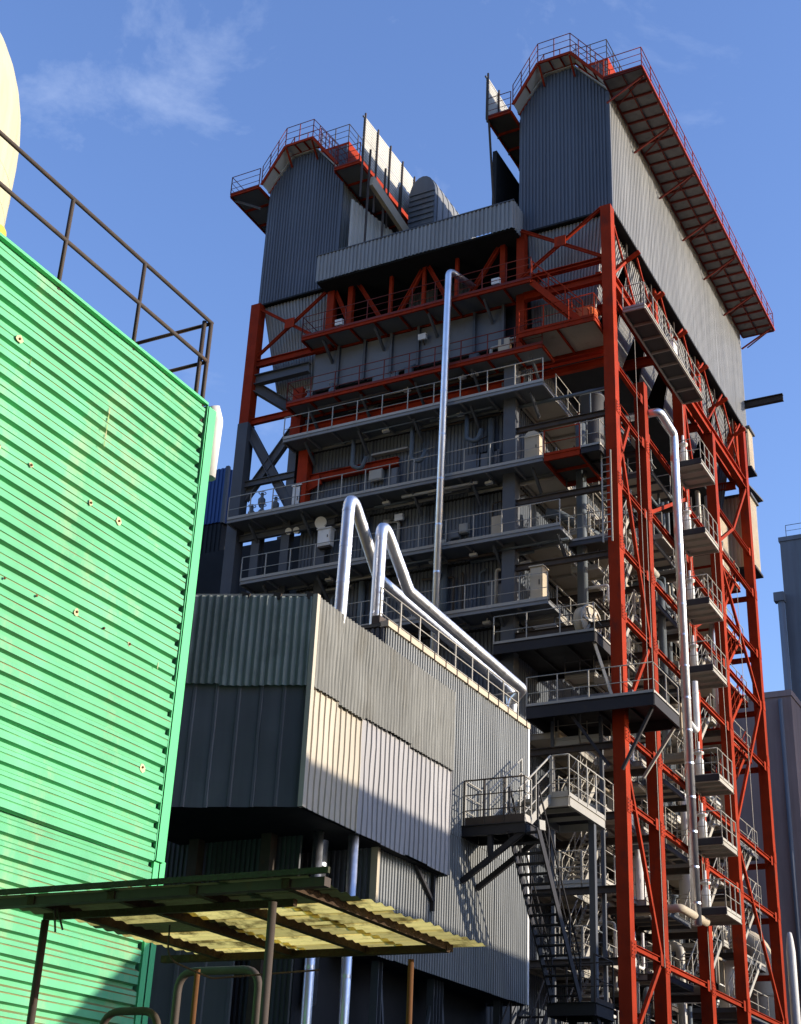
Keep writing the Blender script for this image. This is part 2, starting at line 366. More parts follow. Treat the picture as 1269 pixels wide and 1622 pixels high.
obj('column', bar((-19.6, 45.3, 33.0), (-19.6, 45.3, 39.0), 0.36, 0.36), 'red', T)
obj('column', bar((-19.95, 45.2, 0), (-19.95, 45.2, 33.0), 0.52, 0.5), 'grey', T)
for x, z0, z1 in ((-30.4, 0, 32.0), (-31.9, 0, 27.1), (-28.6, 20.5, 27.1)):
    obj('column', ibeam((x, 45.5, z0), (x, 45.5, z1), 0.4, 0.4, 0.04), 'grey', T)
obj('column', bar((-30.35, 45.45, 31.0), (-30.35, 45.45, 33.9), 0.5, 0.4), 'red', T)
for x in (-32.5, -31.2):
    obj('column', ibeam((x, 52.0, 0), (x, 52.0, 31.8), 0.4, 0.4, 0.04), 'grey', T)
# left end bay bracing
for p, q, w_, m in (((XL,45.3,35.75),(-28.9,45.3,35.75),0.34,'red'), ((XL,45.32,34.9),(-29.9,45.32,34.9),0.5,'grey'),
                    ((XL,45.3,32.7),(-30.2,45.3,32.7),0.3,'red'), ((XL,45.3,29.55),(-30.2,45.3,29.55),0.3,'grey'),
                    ((XL+.2,45.35,34.6),(-30.2,46.6,32.8),0.5,'grey'), ((XL+.2,45.35,32.3),(-30.3,45.4,28.0),0.42,'grey'),
                    ((XL+.2,45.42,28.9),(-30.3,45.45,32.2),0.42,'grey'), ((XL,50,34.6),(-30,50,32.9),0.4,'grey'),
                    ((XL,45.3,26.9),(-28,45.3,26.9),0.3,'grey'), ((XL,52,30.2),(-30,52,30.2),0.3,'grey')):
    obj('brace' if p[2] != q[2] else 'beam', ibeam(p, q, w_*0.6, w_, 0.035), m, T)
for p, q in (((XL,45.28,36.0),(-29.1,45.28,38.9)), ((XL,45.22,38.9),(-29.1,45.22,36.0)), ((-19.5,45.0,36.5),(-15.9,45.0,39.0)), ((-19.5,44.94,38.9),(-15.9,44.94,36.5))):
    obj('brace', ibeam(p, q, 0.11, 0.13, 0.022), 'red', T)
obj('gusset', box(-31.3, -30.8, 45.1, 45.15, 37.2, 37.7), 'red', T); obj('gusset', box(-17.95, -17.45, 44.84, 44.88, 37.5, 38.0), 'red', T)
for z, h in ((36.45, 0.2), (35.55, 0.36)):
    obj('beam', ibeam((-19.4, 45.1, z), (XR-.26, 45.1, z), 0.24, h, 0.035), 'red', T)
# frame between the two upper casings: posts and diagonals
for x in (-28.0, -25.95, -24.3, -22.7, -20.5): obj('post_column', bar((x, 45.4, 35.9), (x, 45.4, 39.2), 0.24 if x in (-28.0, -20.5) else 0.15), 'red', T)
for p, q in (((-27.7,45.38,38.9),(-26.0,45.38,35.9)), ((-24.4,45.38,38.6),(-25.9,45.38,35.9)), ((-24.2,45.38,38.9),(-22.8,45.38,36.0)), ((-20.7,45.38,38.7),(-22.5,45.38,35.9)), ((-28.9,45.36,38.9),(-28.1,45.36,37.0))):
    obj('brace', ibeam(p, q, 0.16, 0.18, 0.03), 'red', T)
obj('inner_wall', box(-30.0, -19.0, 48.2, 48.4, 35.9, 40), 'core', T)
for x0 in (-25.9, -24.2): sheets(T, (x0, 47.0), (x0+1.45, 47.0), 36.0, 39.0, 1.45, 0.18, 0.04, 'casing')
obj('machine_floor', box(-29.9, -18.9, 45.55, 65, 36.65, 36.75), 'deck', T)
# parapet band in front of the upper deck
pk = dict(wid=0.98, pitch=0.18, dep=0.045)
sheets(T, (-29.35, 44.4), (-19.62, 44.4), 38.75, 40.15, m='cladl', name='parapet_sheet', **pk)
sheets(T, (-19.62, 44.4), (-19.62, 46.2), 38.75, 40.15, m='cladl', name='parapet_sheet', **pk)
obj('parapet_deck', box(-29.3, -19.66, 44.45, 48.0, 38.7, 38.8), 'core', T)
obj('parapet_coping', bar((-29.38, 44.38, 40.17), (-19.58, 44.38, 40.17), 0.1, 0.05), 'grey', T)
obj('upper_deck', box(-29.0, -19.6, 46.3, 65.5, 39.5, 39.7), 'core', T)
# hoppers below the upper casings: tapered and corrugated
for x0, x1, xb0, xb1 in ((-32.85, -28.95, -31.9, -29.2), (-19.45, -15.95, -19.4, -16.7)):
    zt, zb, yt, yb = 39.0, 33.9, 45.55, 46.1
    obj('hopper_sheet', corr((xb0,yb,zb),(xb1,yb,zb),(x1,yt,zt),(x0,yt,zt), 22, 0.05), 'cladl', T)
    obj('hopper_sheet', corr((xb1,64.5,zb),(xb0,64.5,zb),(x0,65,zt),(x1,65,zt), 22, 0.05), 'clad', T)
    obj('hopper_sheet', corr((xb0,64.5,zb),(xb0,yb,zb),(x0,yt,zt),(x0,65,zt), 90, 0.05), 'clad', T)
    obj('hopper_bottom', box(xb0, xb1, yb, 64.5, zb-0.05, zb), 'core', T)
# the six hopper pockets seen from the side, with their cross bracing and hangers
ys = [45.36 + i*3.27 for i in range(7)]
for i in range(6):
    a, b = ys[i]+0.12, ys[i+1]-0.12; c = (a+b)/2
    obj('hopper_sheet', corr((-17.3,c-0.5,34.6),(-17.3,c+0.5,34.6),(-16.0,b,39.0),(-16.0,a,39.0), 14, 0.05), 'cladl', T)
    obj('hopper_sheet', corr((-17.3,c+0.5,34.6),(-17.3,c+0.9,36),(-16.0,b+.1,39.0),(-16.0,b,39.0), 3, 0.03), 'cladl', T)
    for s in (-1, 1): obj('brace', bar((XR+0.05+0.05*s, c-1.45*s, 36.0), (XR+0.05+0.05*s, c+1.45*s, 38.95), 0.07, 0.10), 'red', T)
    obj('cross_arm', bar((XR-0.35, c+0.1, 37.35), (XR+0.75, c-0.1, 37.75), 0.13, 0.16), 'red', T)
    obj('hanger', bar((XR-0.1, c-0.75, 35.9), (XR-0.1, c-0.75, 39), 0.06), 'iron', T)
    obj('hanger', bar((XR-0.1, c+0.75, 35.9), (XR-0.1, c+0.75, 39), 0.06), 'iron', T)
for y in (51.6, 58.1, 64.7): obj('post_column', bar((XR-0.3, y, 35.9), (XR-0.3, y, 39.05), 0.5, 0.34), 'red', T)
# right-hand face: long girder, horizontals, diagonals
obj('girder', ibeam((XR+0.02, 45.35, 35.55), (XR+0.02, 65.4, 35.55), 0.3, 0.55, 0.05), 'red', T)
obj('girder', bar((XR-0.55, 45.35, 35.95), (XR-0.55, 65.4, 35.95), 0.22, 0.3), 'red', T)
bays = {0: (31.5, 29.47, 26.25, 23.6, 20.87, 16.43, 14.0, 9.35, 4.5), 1: (30.05, 26.65, 23.7, 20.9, 16.4, 13.95, 9.25, 4.5), 2: (29.3, 26.2, 23.6, 20.7, 16.3, 13.8, 9.15, 4.5), 3: (31.6, 29.4, 26.2, 23.6, 20.6, 16.2, 13.7, 9.1, 4.5)}
for i, zs in bays.items():
    for z in zs: obj('beam', ibeam((XR+0.06, COLY[i]+0.22, z), (XR+0.06, COLY[i+1]-0.22, z), 0.16, 0.2, 0.025), 'red', T)
for p, q in (((45.24,29.1),(48.35,20.9)), ((48.1,20.5),(45.3,17.2)), ((45.3,15.4),(48.3,9.5)), ((48.1,9.1),(45.3,6.5)), ((45.3,27.0),(46.6,29.3)),
             ((59.2,28.8),(64.9,23.6)), ((64.9,23.5),(59.2,16.5)), ((59.3,15.7),(64.95,9.3)), ((64.9,9.0),(59.3,3.4)), ((62.0,31.65),(65.0,35.2)), ((59.2,29.8),(61.9,31.6)),
             ((54.3,35.2),(55.6,31.5)), ((48.9,26.6),(53.9,29.5)), ((54.3,23.7),(58.8,26.2))):
    obj('brace', bar((XR+0.1, p[0], p[1]), (XR+0.1, q[0], q[1]), 0.12, 0.15), 'red', T)
for i, zs in bays.items():
    for z in zs[:-1]:
        for y, sg in ((COLY[i]+0.22, 1), (COLY[i+1]-0.22, -1)): obj('gusset', box(XR+0.15, XR+0.165, min(y, y+sg*0.3), max(y, y+sg*0.3), z-0.2, z+0.2), 'red', T)
# cross beams from the columns to the boiler body, one set per floor
FL = [9.2, 11.5, 13.95, 16.4, 20.9, 23.65, 26.4, 29.6]
for z in FL:
    for y in COLY:
        obj('beam', ibeam((-19.8, y, z-0.35), (XR-0.22, y, z-0.35), 0.16, 0.24, 0.025), 'iron' if y < 60 else 'red', T)
    obj('beam', ibeam((-18.0, 48.9, z-0.3), (-18.0, 65, z-0.3), 0.14, 0.2, 0.025), 'iron', T)
for z in (32.5, 33.0): obj('beam', ibeam((-19.6, 46.5, z), (XR-.3, 46.5, z), 0.2, 0.3, 0.03), 'red', T)
for y in (47.0, 51.6, 58.1, 64.7): obj('beam', ibeam((-19.7, y, 35.4), (XR-.3, y, 35.4), 0.24, 0.4, 0.03), 'red', T)

# ---- front walkways (one per level, wrapping round the right side of the boiler)
fw = [(-29.8, -18.8, 35.85, 'red'), (-30.3, -18.3, 32.55, 'red'), (-30.3, -18.27, 30.8, 'pale'), (-32.8, -18.27, 27.4, 'pale'), (-31.8, -17.6, 24.4, 'pale'), (-31.5, -18.1, 21.5, 'pale')]
for x0, x1, z, m in fw:
    dk = walkway(T, x0, x1, 44.36, 45.6, z, 'FL' if z > 32 else 'F', 'red_shade' if m == 'red' else m, 'panel', em=m if m == 'red' else 'galv', bh=0.17, joist=1.25, toe=0.14, knees=(0.5,) if m == 'pale' else (0.37, 0.74))
    for x in [x0+1+i*2.6 for i in range(int((x1-x0-1)/2.6)+1)]:
        obj('bracket', ibeam((x, 45.5, z-0.9), (x, 44.6, z-0.22), 0.09, 0.14, 0.02), 'grey', dk)
MERGE = True
for z, y1 in ((30.8, 56.0), (27.4, 64.5), (24.4, 64.5), (21.5, 64.5), (16.9, 64.5), (14.2, 64.5), (11.6, 64.5), (9.0, 64.5)):
    walkway(T, -19.7, -18.25, 45.68, y1, z, 'R', 'pale', 'deckp', em='pale', bh=0.22, joist=1.5, sp=1.35)
MERGE = False
# right-hand bay: floors and landings in front
walkway(T, -18.2, -16.75, 44.3, 46.6, 27.42, 'F', 'red', 'deck', em='red', bh=0.26)
walkway(T, -16.7, -15.95, 44.3, 46.4, 27.45, 'FR', 'pale', 'deck', em='black', bh=0.26)
d = walkway(T, -19.2, -16.0, 44.1, 46.2, 33.1, 'FR', 'red', 'deckp', em='red', bh=0.22)
walkway(T, -20.2, -16.3, 44.3, 47.6, 20.0, 'FR', 'pale', 'black', em='black', bh=0.4, knees=(0.5,))
walkway(T, -18.8, -14.15, 44.1, 46.9, 17.4, 'FR', 'pale', 'black', em='black', bh=0.45, knees=(0.5,))
walkway(T, -17.7, -15.95, 45.5, 47.0, 24.2, 'FR', 'pale', 'deck', em='grey', bh=0.2)
walkway(T, -17.9, -16.1, 47.2, 48.4, 29.7, 'FR', 'red', 'deckp', em='grey', bh=0.2)
for p, q in (((-14.3,44.4,17.0),(-15.5,44.6,15.0)), ((-17.2,44.3,17.0),(-16.0,44.7,15.2)), ((-14.3,46.8,17.0),(-15.5,46.8,15.3)), ((-16.4,44.5,19.7),(-15.85,44.8,17.6))):
    obj('bracket', bar(p, q, 0.09, 0.1), 'black' if q[2] < 15.25 else 'pale', T)
obj('skirt_panel', box(-18.6, -15.4, 45.6, 45.7, 17.45, 18.15), 'slate', T)
# inner floors on the right, deeper in
MERGE = True
for z in (29.6, 26.4, 23.65, 20.9, 16.4, 13.95, 11.5, 9.2):
    walkway(T, -18.15, -16.1, 51.0, 53.6, z, 'FB', 'pale', 'deckp', em='grey', bh=0.2, joist=0.9)
    walkway(T, -18.1, -16.1, 59.4, 64.6, z-0.02, 'R', 'pale', 'deckp', em='red' if z > 20 else 'grey', bh=0.2, joist=1.6, sp=1.5)
MERGE = False
# side catwalk just under the girder
d = walkway(T, -15.35, -14.45, 45.7, 53.6, 34.2, 'FRB', 'pale', 'deck', em='pale', bh=0.16, joist=1.2)
# balconies hung on the right face
for z in (30.0, 26.8, 23.7, 20.87, 16.5, 14.1, 11.57):
    d = walkway(T, -15.4, -14.15, 51.6, 53.6, z, 'FR', 'pale', 'deckp', em='pale', bh=0.2, joist=0.75, axis='Y', sp=0.7, name='balcony')
    obj('front_beam', bar((-15.42, 51.53, z-0.05), (-14.1, 51.53, z-0.05), 0.06, 0.24), 'black', d)
    obj('valve', lathe(-14.95, 51.9, [(0.0,z),(0.17,z+0.02),(0.17,z+0.75),(0.11,z+0.85),(0.11,z+1.0),(0.2,z+1.02),(0.2,z+1.08),(0.05,z+1.1),(0.05,z+1.5),(0.0,z+1.52)], 12), 'white', d, smooth=True)
# drain bends hanging below the third walkway, valves in the left bay, ropes on the right face
for x, zt_, dp in ((-27.2, 30.5, 1.25), (-24.4, 30.5, 1.5), (-21.9, 30.5, 1.1)):
    obj('drain_bend', tube(fillet([(x, 45.1, zt_), (x, 45.1, zt_-dp), (x+0.45, 45.1, zt_-dp-0.25), (x+0.6, 45.2, zt_-dp+0.35)], 0.2), 0.09, 10), 'pipeg', T, smooth=True)
for x, y, z in ((-32.1, 45.1, 27.9), (-31.7, 45.2, 28.5), (-31.5, 45.0, 27.8), (-30.9, 45.1, 28.1), (-29.6, 45.0, 33.0), (-28.4, 45.0, 33.1)):
    v = obj('valve', lathe(x, y, [(0.02,z-0.3),(0.09,z-0.28),(0.16,z-0.1),(0.16,z+0.1),(0.07,z+0.2),(0.07,z+0.4),(0.02,z+0.42)], 10), 'pipeg', T, smooth=True)
    obj('hand_wheel', tube([(x+0.16*math.cos(a), y+0.16*math.sin(a), z+0.4) for a in [2*math.pi*k/12 for k in range(13)]], 0.02, 5), 'pale', v)
for y, z0, z1 in ((46.9, 18, 33.5), (47.6, 9, 26), (52.6, 12, 30), (52.9, 9, 24), (53.3, 20, 35), (57.2, 15, 29), (60.8, 12, 28)):
    obj('rope', tube([(XR+0.4, y, z1), (XR+0.45, y+0.05, z0)], 0.012, 5), 'pale', T)
for x, z0, z1 in ((-26.6, 24.6, 27.0), (-26.6, 21.6, 24.0), (-23.3, 24.5, 26.9), (-22.9, 21.6, 24.1), (-21.0, 27.5, 30.3)):
    obj('pipe', tube([(x, 45.5, z0), (x, 45.5, z1)], 0.14, 10), 'pipeg', T, smooth=True)
fr = random.Random(23)
for z in (21.5, 24.4, 27.4, 30.8, 32.55):
    hgt = 2.6 if z < 30 else 1.5
    for k in range(9):
        x = fr.uniform(-29.6, -20.4); kind = fr.random()
        if kind < 0.35: obj('conduit', tube(fillet([(x, 45.55, z+0.1), (x, 45.55, z+hgt*0.8), (x+fr.uniform(-1.5, 1.5), 45.55, z+hgt*0.85)], 0.12, 3), fr.choice((0.03, 0.05, 0.08)), 6), fr.choice(('pale', 'pipeg', 'iron')), T, smooth=True)
        elif kind < 0.6:
            w_ = fr.uniform(0.25, 0.7); h_ = fr.uniform(0.3, 1.0); zz = z + fr.uniform(0.3, 1.2); obj('junction_box', join(box(x, x+w_, 45.4, 45.6, zz, zz+h_), box(x+0.03, x+w_-0.03, 45.38, 45.4, zz+0.03, zz+h_-0.03)), fr.choice(('pale', 'panel', 'grey', 'beige')), T)
        elif kind < 0.8: obj('cable_tray', box(x, x+fr.uniform(1.5, 3.5), 45.4, 45.62, z+hgt*0.9, z+hgt*0.93), 'pale', T)
        else: obj('inspection_door', join(box(x, x+0.8, 45.56, 45.66, z+0.1, z+1.5), box(x+0.08, x+0.72, 45.53, 45.56, z+0.18, z+1.42), box(x+0.65, x+0.7, 45.48, 45.53, z+0.7, z+0.9)), 'panel', T)
    for k in range(5):
        x = fr.uniform(-29.5, -19.5); obj('under_pipe', tube([(x, 44.7+0.2*k, z-0.32), (x+fr.uniform(1, 4), 44.7+0.2*k, z-0.32)], fr.choice((0.03, 0.05, 0.07)), 6), fr.choice(('pipeg', 'pale', 'iron')), T, smooth=True)
    for k in range(3):
        x = fr.uniform(-29, -20); obj('walkway_lamp', join(box(x, x+0.3, 44.9, 45.05, z-0.34, z-0.24), bar((x+0.15, 45.0, z-0.24), (x+0.15, 45.0, z-0.1), 0.03)), 'white', T)
# stairs: red flight between the two upper right landings
flight(T, (-18.8, 44.45, 35.75), (-16.6, 44.45, 33.15), 0.7, 'red', side=(0,1,0), rails=(0,1), sh=0.26, rh=1.05)
# ladder at the corner column
lx, ly = -16.05, 44.75
ld = obj('ladder', bar((lx, ly, 23.6), (lx, ly, 27.4), 0.05), 'pale', T); obj('rail', bar((lx+0.35, ly, 23.6), (lx+0.35, ly, 27.4), 0.05), 'pale', ld)
for i in range(12): obj('rung', bar((lx, ly, 23.8+i*0.3), (lx+0.35, ly, 23.8+i*0.3), 0.028), 'pale', ld)
# pipework inside the right-hand bay
rnd = random.Random(11)
for i in range(46):
    y = rnd.choice((49.6, 50.4, 52.0, 55.0, 56.2, 57.3, 58.2, 60.5, 62.0, 63.2)) + rnd.uniform(-0.4, 0.4); x = rnd.uniform(-18.1, -16.3)
    z0 = rnd.uniform(1, 27); z1 = min(34.0, z0 + rnd.uniform(2.5, 9)); r = rnd.choice((0.06, 0.08, 0.1, 0.13, 0.18))
    x2 = rnd.choice((-19.4, x)); y2 = y + rnd.choice((-1.6, 1.6, 2.5))
    path = [(x, y, z0), (x, y, z1), (x2, y if x2 != x else y2, z1)] if abs(x2-x) > 0.3 else [(x, y, z0), (x, y, z1), (x, y2, z1), (x, y2, z1+1.2)]
    obj('pipe', tube(fillet(path, 0.3, 4), r, 8), rnd.choice(('pipeg', 'pipeg', 'white', 'pale', 'alu')), T, smooth=True)
for i in range(22):
    z = rnd.choice(FL) + rnd.uniform(0.5, 1.9); x = rnd.uniform(-18.0, -16.4); y0 = rnd.uniform(48, 58)
    obj('pipe', tube([(x, y0, z), (x, y0+rnd.uniform(3, 7), z)], rnd.choice((0.05, 0.08, 0.14)), 8), rnd.choice(('pipeg', 'white', 'pale', 'beige')), T, smooth=True)
obj('pipe', tube(fillet([(-18.9,46.2,26.0), (-18.4,46.4,25.9), (-16.6,47.4,24.7)], 0.3), 0.19, 10), 'pipeg', T, smooth=True)
for i in range(26):
    z = rnd.choice((27.4, 24.4, 21.5, 16.9, 14.2, 11.6)); y = rnd.uniform(47, 63); hh = rnd.uniform(0.6, 1.5); ww = rnd.uniform(0.3, 0.8)
    obj('equipment_box', join(box(-19.6, -19.6+ww, y, y+ww, z+0.1, z+hh), box(-19.63, -19.6+ww+0.03, y-0.03, y+ww+0.03, z+hh, z+hh+0.05)), rnd.choice(('beige', 'pale', 'white', 'panel')), T)
# stairs, short landings, guard rails, cable trays and small bore pipes crowding the right-hand bay
MERGE = True
for k, z in enumerate((9.2, 11.5, 13.95, 18.3, 20.9, 23.65, 26.4)):
    z1 = (11.5, 13.95, 16.4, 20.9, 23.65, 26.4, 29.6)[k]
    flight(T, (-16.75, 55.1, z), (-16.75, 57.9, z1), 0.62, 'pale', side=(1,0,0), sh=0.17, rh=1.0)
    flight(T, (-16.6, 60.2, z), (-16.6, 63.4, z1), 0.6, 'red' if z > 17 else 'pale', side=(1,0,0), sh=0.17, rh=1.0)
    walkway(T, -17.9, -16.05, 57.9, 58.7, z1, 'R', 'pale', 'deckp', em='pale', bh=0.16, joist=None, sp=0.7)
    walkway(T, -17.6, -16.05, 54.4, 55.1, z, 'FR', 'pale', 'deckp', em='pale', bh=0.16, joist=None, sp=0.7)
for k in range(24):
    z = rnd.uniform(5, 31); y = rnd.choice((45.6, 46.4, 47.2, 49.2, 49.8, 50.3, 52.2, 56.0, 61)) + rnd.uniform(-.2, .2); x = rnd.uniform(-18.6, -17.0); ln = rnd.uniform(0.8, 1.9)
    if y < 48.5 and z < 17: z += 12
    walkway(T, x, x+rnd.uniform(0.7, 1.2), y, y+ln, z, rnd.choice(('R', 'FR', 'F')), rnd.choice(('pale', 'pale', 'grey')), 'deckp', em='pale', bh=0.14, joist=None, sp=0.7, toe=0.1)
for k in range(18):
    z = rnd.uniform(4, 31); x = rnd.uniform(-18.4, -16.2); y = rnd.uniform(45.6, 63)
    obj('cable_tray', join(box(x-0.12, x+0.12, y, y+rnd.uniform(2, 5), z, z+0.02), box(x-0.13, x-0.115, y, y+2, z, z+0.09)), 'pale', T)
for k in range(60):
    z = rnd.uniform(3, 30); x = rnd.uniform(-18.2, -16.1); y = rnd.uniform(45.6, 64); d1, d2 = rnd.uniform(0.5, 2.2), rnd.uniform(0.4, 1.6)
    ax_ = rnd.random()
    pth = [(x, y, z), (x, y, z+d1), (x, y+d2, z+d1), (x, y+d2, z+d1+rnd.uniform(0.3, 1.5))] if ax_ < 0.5 else [(x-1.2, y, z), (x, y, z), (x, y, z-d1), (x, y+d2, z-d1)]
    obj('pipe', tube(fillet(pth, 0.12, 3), rnd.choice((0.03, 0.04, 0.06)), 6), rnd.choice(('pale', 'white', 'pipeg', 'iron', 'beige')), T, smooth=True)
for k in range(16):
    z = rnd.choice(FL) + 0.02; x = rnd.uniform(-17.8, -16.3); y = rnd.choice((51.4, 52.3, 53.0, 55.4, 58.1, 60, 62, 49.2)); r = rnd.uniform(0.09, 0.2); hh = rnd.uniform(0.5, 1.2)
    obj('valve', lathe(x, y, [(0.02,z),(r,z+0.02),(r,z+hh*0.6),(r*0.5,z+hh*0.7),(r*0.5,z+hh),(r*1.1,z+hh+0.02),(r*1.1,z+hh+0.07),(0.02,z+hh+0.08)], 10), rnd.choice(('white', 'pale', 'beige', 'pipeg')), T, smooth=True)
MERGE = False
# vessels on the lower inner floors
for i, (x, y, z, r, h, m) in enumerate(((-17.3,50.0,14.0,0.34,1.5,'white'), (-16.8,49.8,11.5,0.25,1.7,'white'), (-17.5,50.1,9.2,0.4,1.6,'white'), (-16.9,56.3,12.0,0.4,2.0,'white'), (-17.2,56.0,20.9,0.45,1.6,'pale'), (-17.2,50.0,20.9,0.3,1.2,'beige'), (-17,62,9.2,0.5,2.4,'white'), (-17.2,50,16.4,0.3,1.5,'white'))):
    obj('vessel', lathe(x, y, [(0.02,z-0.1),(r*0.7,z),(r,z+0.15),(r,z+h-0.15),(r*0.7,z+h),(0.12,z+h+0.08),(0.12,z+h+0.3),(0.02,z+h+0.31)], 14), m, T, smooth=True)
# beige enclosures on the rear corner, and the projecting lifting beam
for x0, x1, y0, y1, z0, z1 in ((-16.6,-15.5,66.0,66.9,37.0,39.3), (-17.2,-15.6,65.7,67.0,31.2,35.2), (-18.6,-16.6,62.5,64.8,30.2,33.2)):
    e = obj('enclosure', box(x0, x1, y0, y1, z0, z1), 'beige', T)
    sheets(e, (x0, y0-0.01), (x1, y0-0.01), z0, z1, 2, 0.2, 0.03, 'beige', name='enclosure_sheet')
    sheets(e, (x1+0.01, y0), (x1+0.01, y1), z0, z1, 1.2, 0.2, 0.03, 'beige', name='enclosure_sheet')
    obj('enclosure_roof', box(x0-0.1, x1+0.15, y0-0.1, y1+0.15, z1, z1+0.12), 'grey', e)
    obj('enclosure_floor', box(x0-0.1, x1+0.12, y0-0.1, y1+0.12, z0-0.12, z0), 'black', e)
obj('lifting_beam', ibeam((-16.5, 66.1, 40.8), (-13.5, 66.1, 40.8), 0.25, 0.4, 0.04), 'black', T)
obj('roof_edge', bar((XR-0.3, 65.3, 36.0), (XR+0.2, 67.3, 35.5), 0.6, 0.08), 'grey', T)
# rear and left closing
obj('left_core', box(-43.5, -30.0, 53.0, 53.2, 0, 30.8), 'core', T)
obj('rear_wall', box(-33, -18.2, 65.3, 65.5, 0, 35.4), 'core', T)
obj('left_core', box(-32.4, -30.1, 55.0, 65.2, 0, 29.0), 'core', T)

# ================================================================== upper casings
def house(name, label, x0, x1, outer):
    h = thing(name, label, 'casing', ((x0+x1)/2, 55.5, 39.1))
    ze, zr, y0, y1 = 45.45, 47.45, 45.36, 66.2
    obj('casing_core', box(x0+0.05, x1-0.05, y0+0.08, y1-0.05, 39.15, ze), 'core', h)
    n = 5; wv = (x1-x0)/n
    xm0, xm1 = x0+1.25, x1-1.55
    def top(x):
        if x <= xm0: return ze + 0.3 + (zr-ze-0.3)*(x-x0)/(xm0-x0)
        if x >= xm1: return ze - 0.05 + (zr-ze+0.05)*(x1-x)/(x1-xm1)
        return zr
    cuts = [x0, x0+0.62, xm0, xm0+(xm1-xm0)/2, xm1, xm1+0.8, x1]
    for a, b in zip(cuts, cuts[1:]):
        if b-a < 0.12: continue
        k = max(1, round((b-a)/0.155)); dd = random.uniform(0, 0.008)
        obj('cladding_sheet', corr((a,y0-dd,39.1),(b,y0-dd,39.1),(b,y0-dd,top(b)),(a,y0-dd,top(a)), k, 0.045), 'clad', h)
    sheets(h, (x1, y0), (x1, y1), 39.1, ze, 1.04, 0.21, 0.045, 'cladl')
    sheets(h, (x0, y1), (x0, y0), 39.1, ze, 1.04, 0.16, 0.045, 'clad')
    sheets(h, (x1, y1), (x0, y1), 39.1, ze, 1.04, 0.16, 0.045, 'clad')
    obj('corner_flashing', bar((x1+0.03, y0-0.03, 39.08), (x1+0.03, y0-0.03, ze), 0.1), 'clad', h)
    obj('bottom_flashing', bar((x1+0.03, y0, 39.05), (x1+0.03, y1, 39.05), 0.1, 0.1), 'core', h)
    obj('bottom_flashing', bar((x0, y0-0.02, 39.06), (x1, y0-0.02, 39.06), 0.1, 0.08), 'core', h)
    P = [(x0-0.08, top(x0)+0.02), (xm0, zr+0.03), (xm1, zr+0.03), (x1+0.08, ze)]
    for (a, za), (b, zb) in zip(P, P[1:]):
        obj('roof_sheet', join(bar(((a+b)/2, y0-0.15, (za+zb)/2), ((a+b)/2, y1+0.1, (za+zb)/2), 0.01), prism((a, y0-0.15, za), (b, y0-0.15, zb), [(0,-0.02),(-(y1-y0+0.3),-0.02),(-(y1-y0+0.3),0.03),(0,0.03)] if False else [(-(y1-y0+0.3),-0.02),(0,-0.02),(0,0.03),(-(y1-y0+0.3),0.03)])), 'screen', h)
    # walkway over the roof profile at the front gable: sloping decks with red edge members
    Q = [(x0-0.05, ze+0.3), (xm0-0.1, zr+0.25), (xm1+0.1, zr+0.25), (x1+0.1, ze+0.1)]
    for i, ((a, za), (b, zb)) in enumerate(zip(Q, Q[1:])):
        dk = obj('gable_walk', prism((a, 45.0, za), (b, 45.0, zb), [(-0.35,-0.03),(0.35,-0.03),(0.35,0.0),(-0.35,0.0)]), 'screen', h)
        for yy in (44.62, 45.34): obj('edge_beam', bar((a, yy, za-0.04), (b, yy, zb-0.04), 0.06, 0.14), 'red', dk)
        railing(dk, [(a, 44.62, za), (b, 44.62, zb)], 'red_shade', sp=0.75, knees=(0.37, 0.74), toe=0)
        railing(dk, [(a, 45.34, za), (b, 45.34, zb)], 'red_shade', sp=0.9, knees=(0.37, 0.74), toe=0)
        k = max(1, round((b-a)/0.5))
        for j in range(1, k): obj('joist', bar((a+(b-a)*j/k, 44.65, za+(zb-za)*j/k-0.08), (a+(b-a)*j/k, 45.31, za+(zb-za)*j/k-0.08), 0.05, 0.09), 'red', dk)
    for x in (xm0-0.05, xm1+0.05): obj('bracket', bar((x, 45.3, zr-0.6), (x, 44.65, zr+0.1), 0.07, 0.09), 'red', h)
    # ridge box with railing above the gable
    rb = obj('ridge_box', box(xm1-0.4, x1-0.15, 45.9, 63, ze+0.3, zr+0.5), 'red', h)
    railing(rb, [(xm1-0.2, 45.9, zr+0.5), (x1-0.2, 45.9, zr+0.5), (x1-0.2, 52.0, zr+0.5)], 'iron', sp=0.9, knees=(0.37, 0.74), toe=0)
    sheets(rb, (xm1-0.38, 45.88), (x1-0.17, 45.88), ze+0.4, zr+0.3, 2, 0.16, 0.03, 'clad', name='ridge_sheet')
    return h
Lh = house('filter_casing', 'shade-toned corrugated upper casing on the left top of the tower with silver screen', -33.05, -28.9, -1)
Rh = house('filter_casing', 'corrugated upper casing with shade-toned front, long sunlit pale side and catwalk, right top of the tower', -19.75, -15.6, 1)
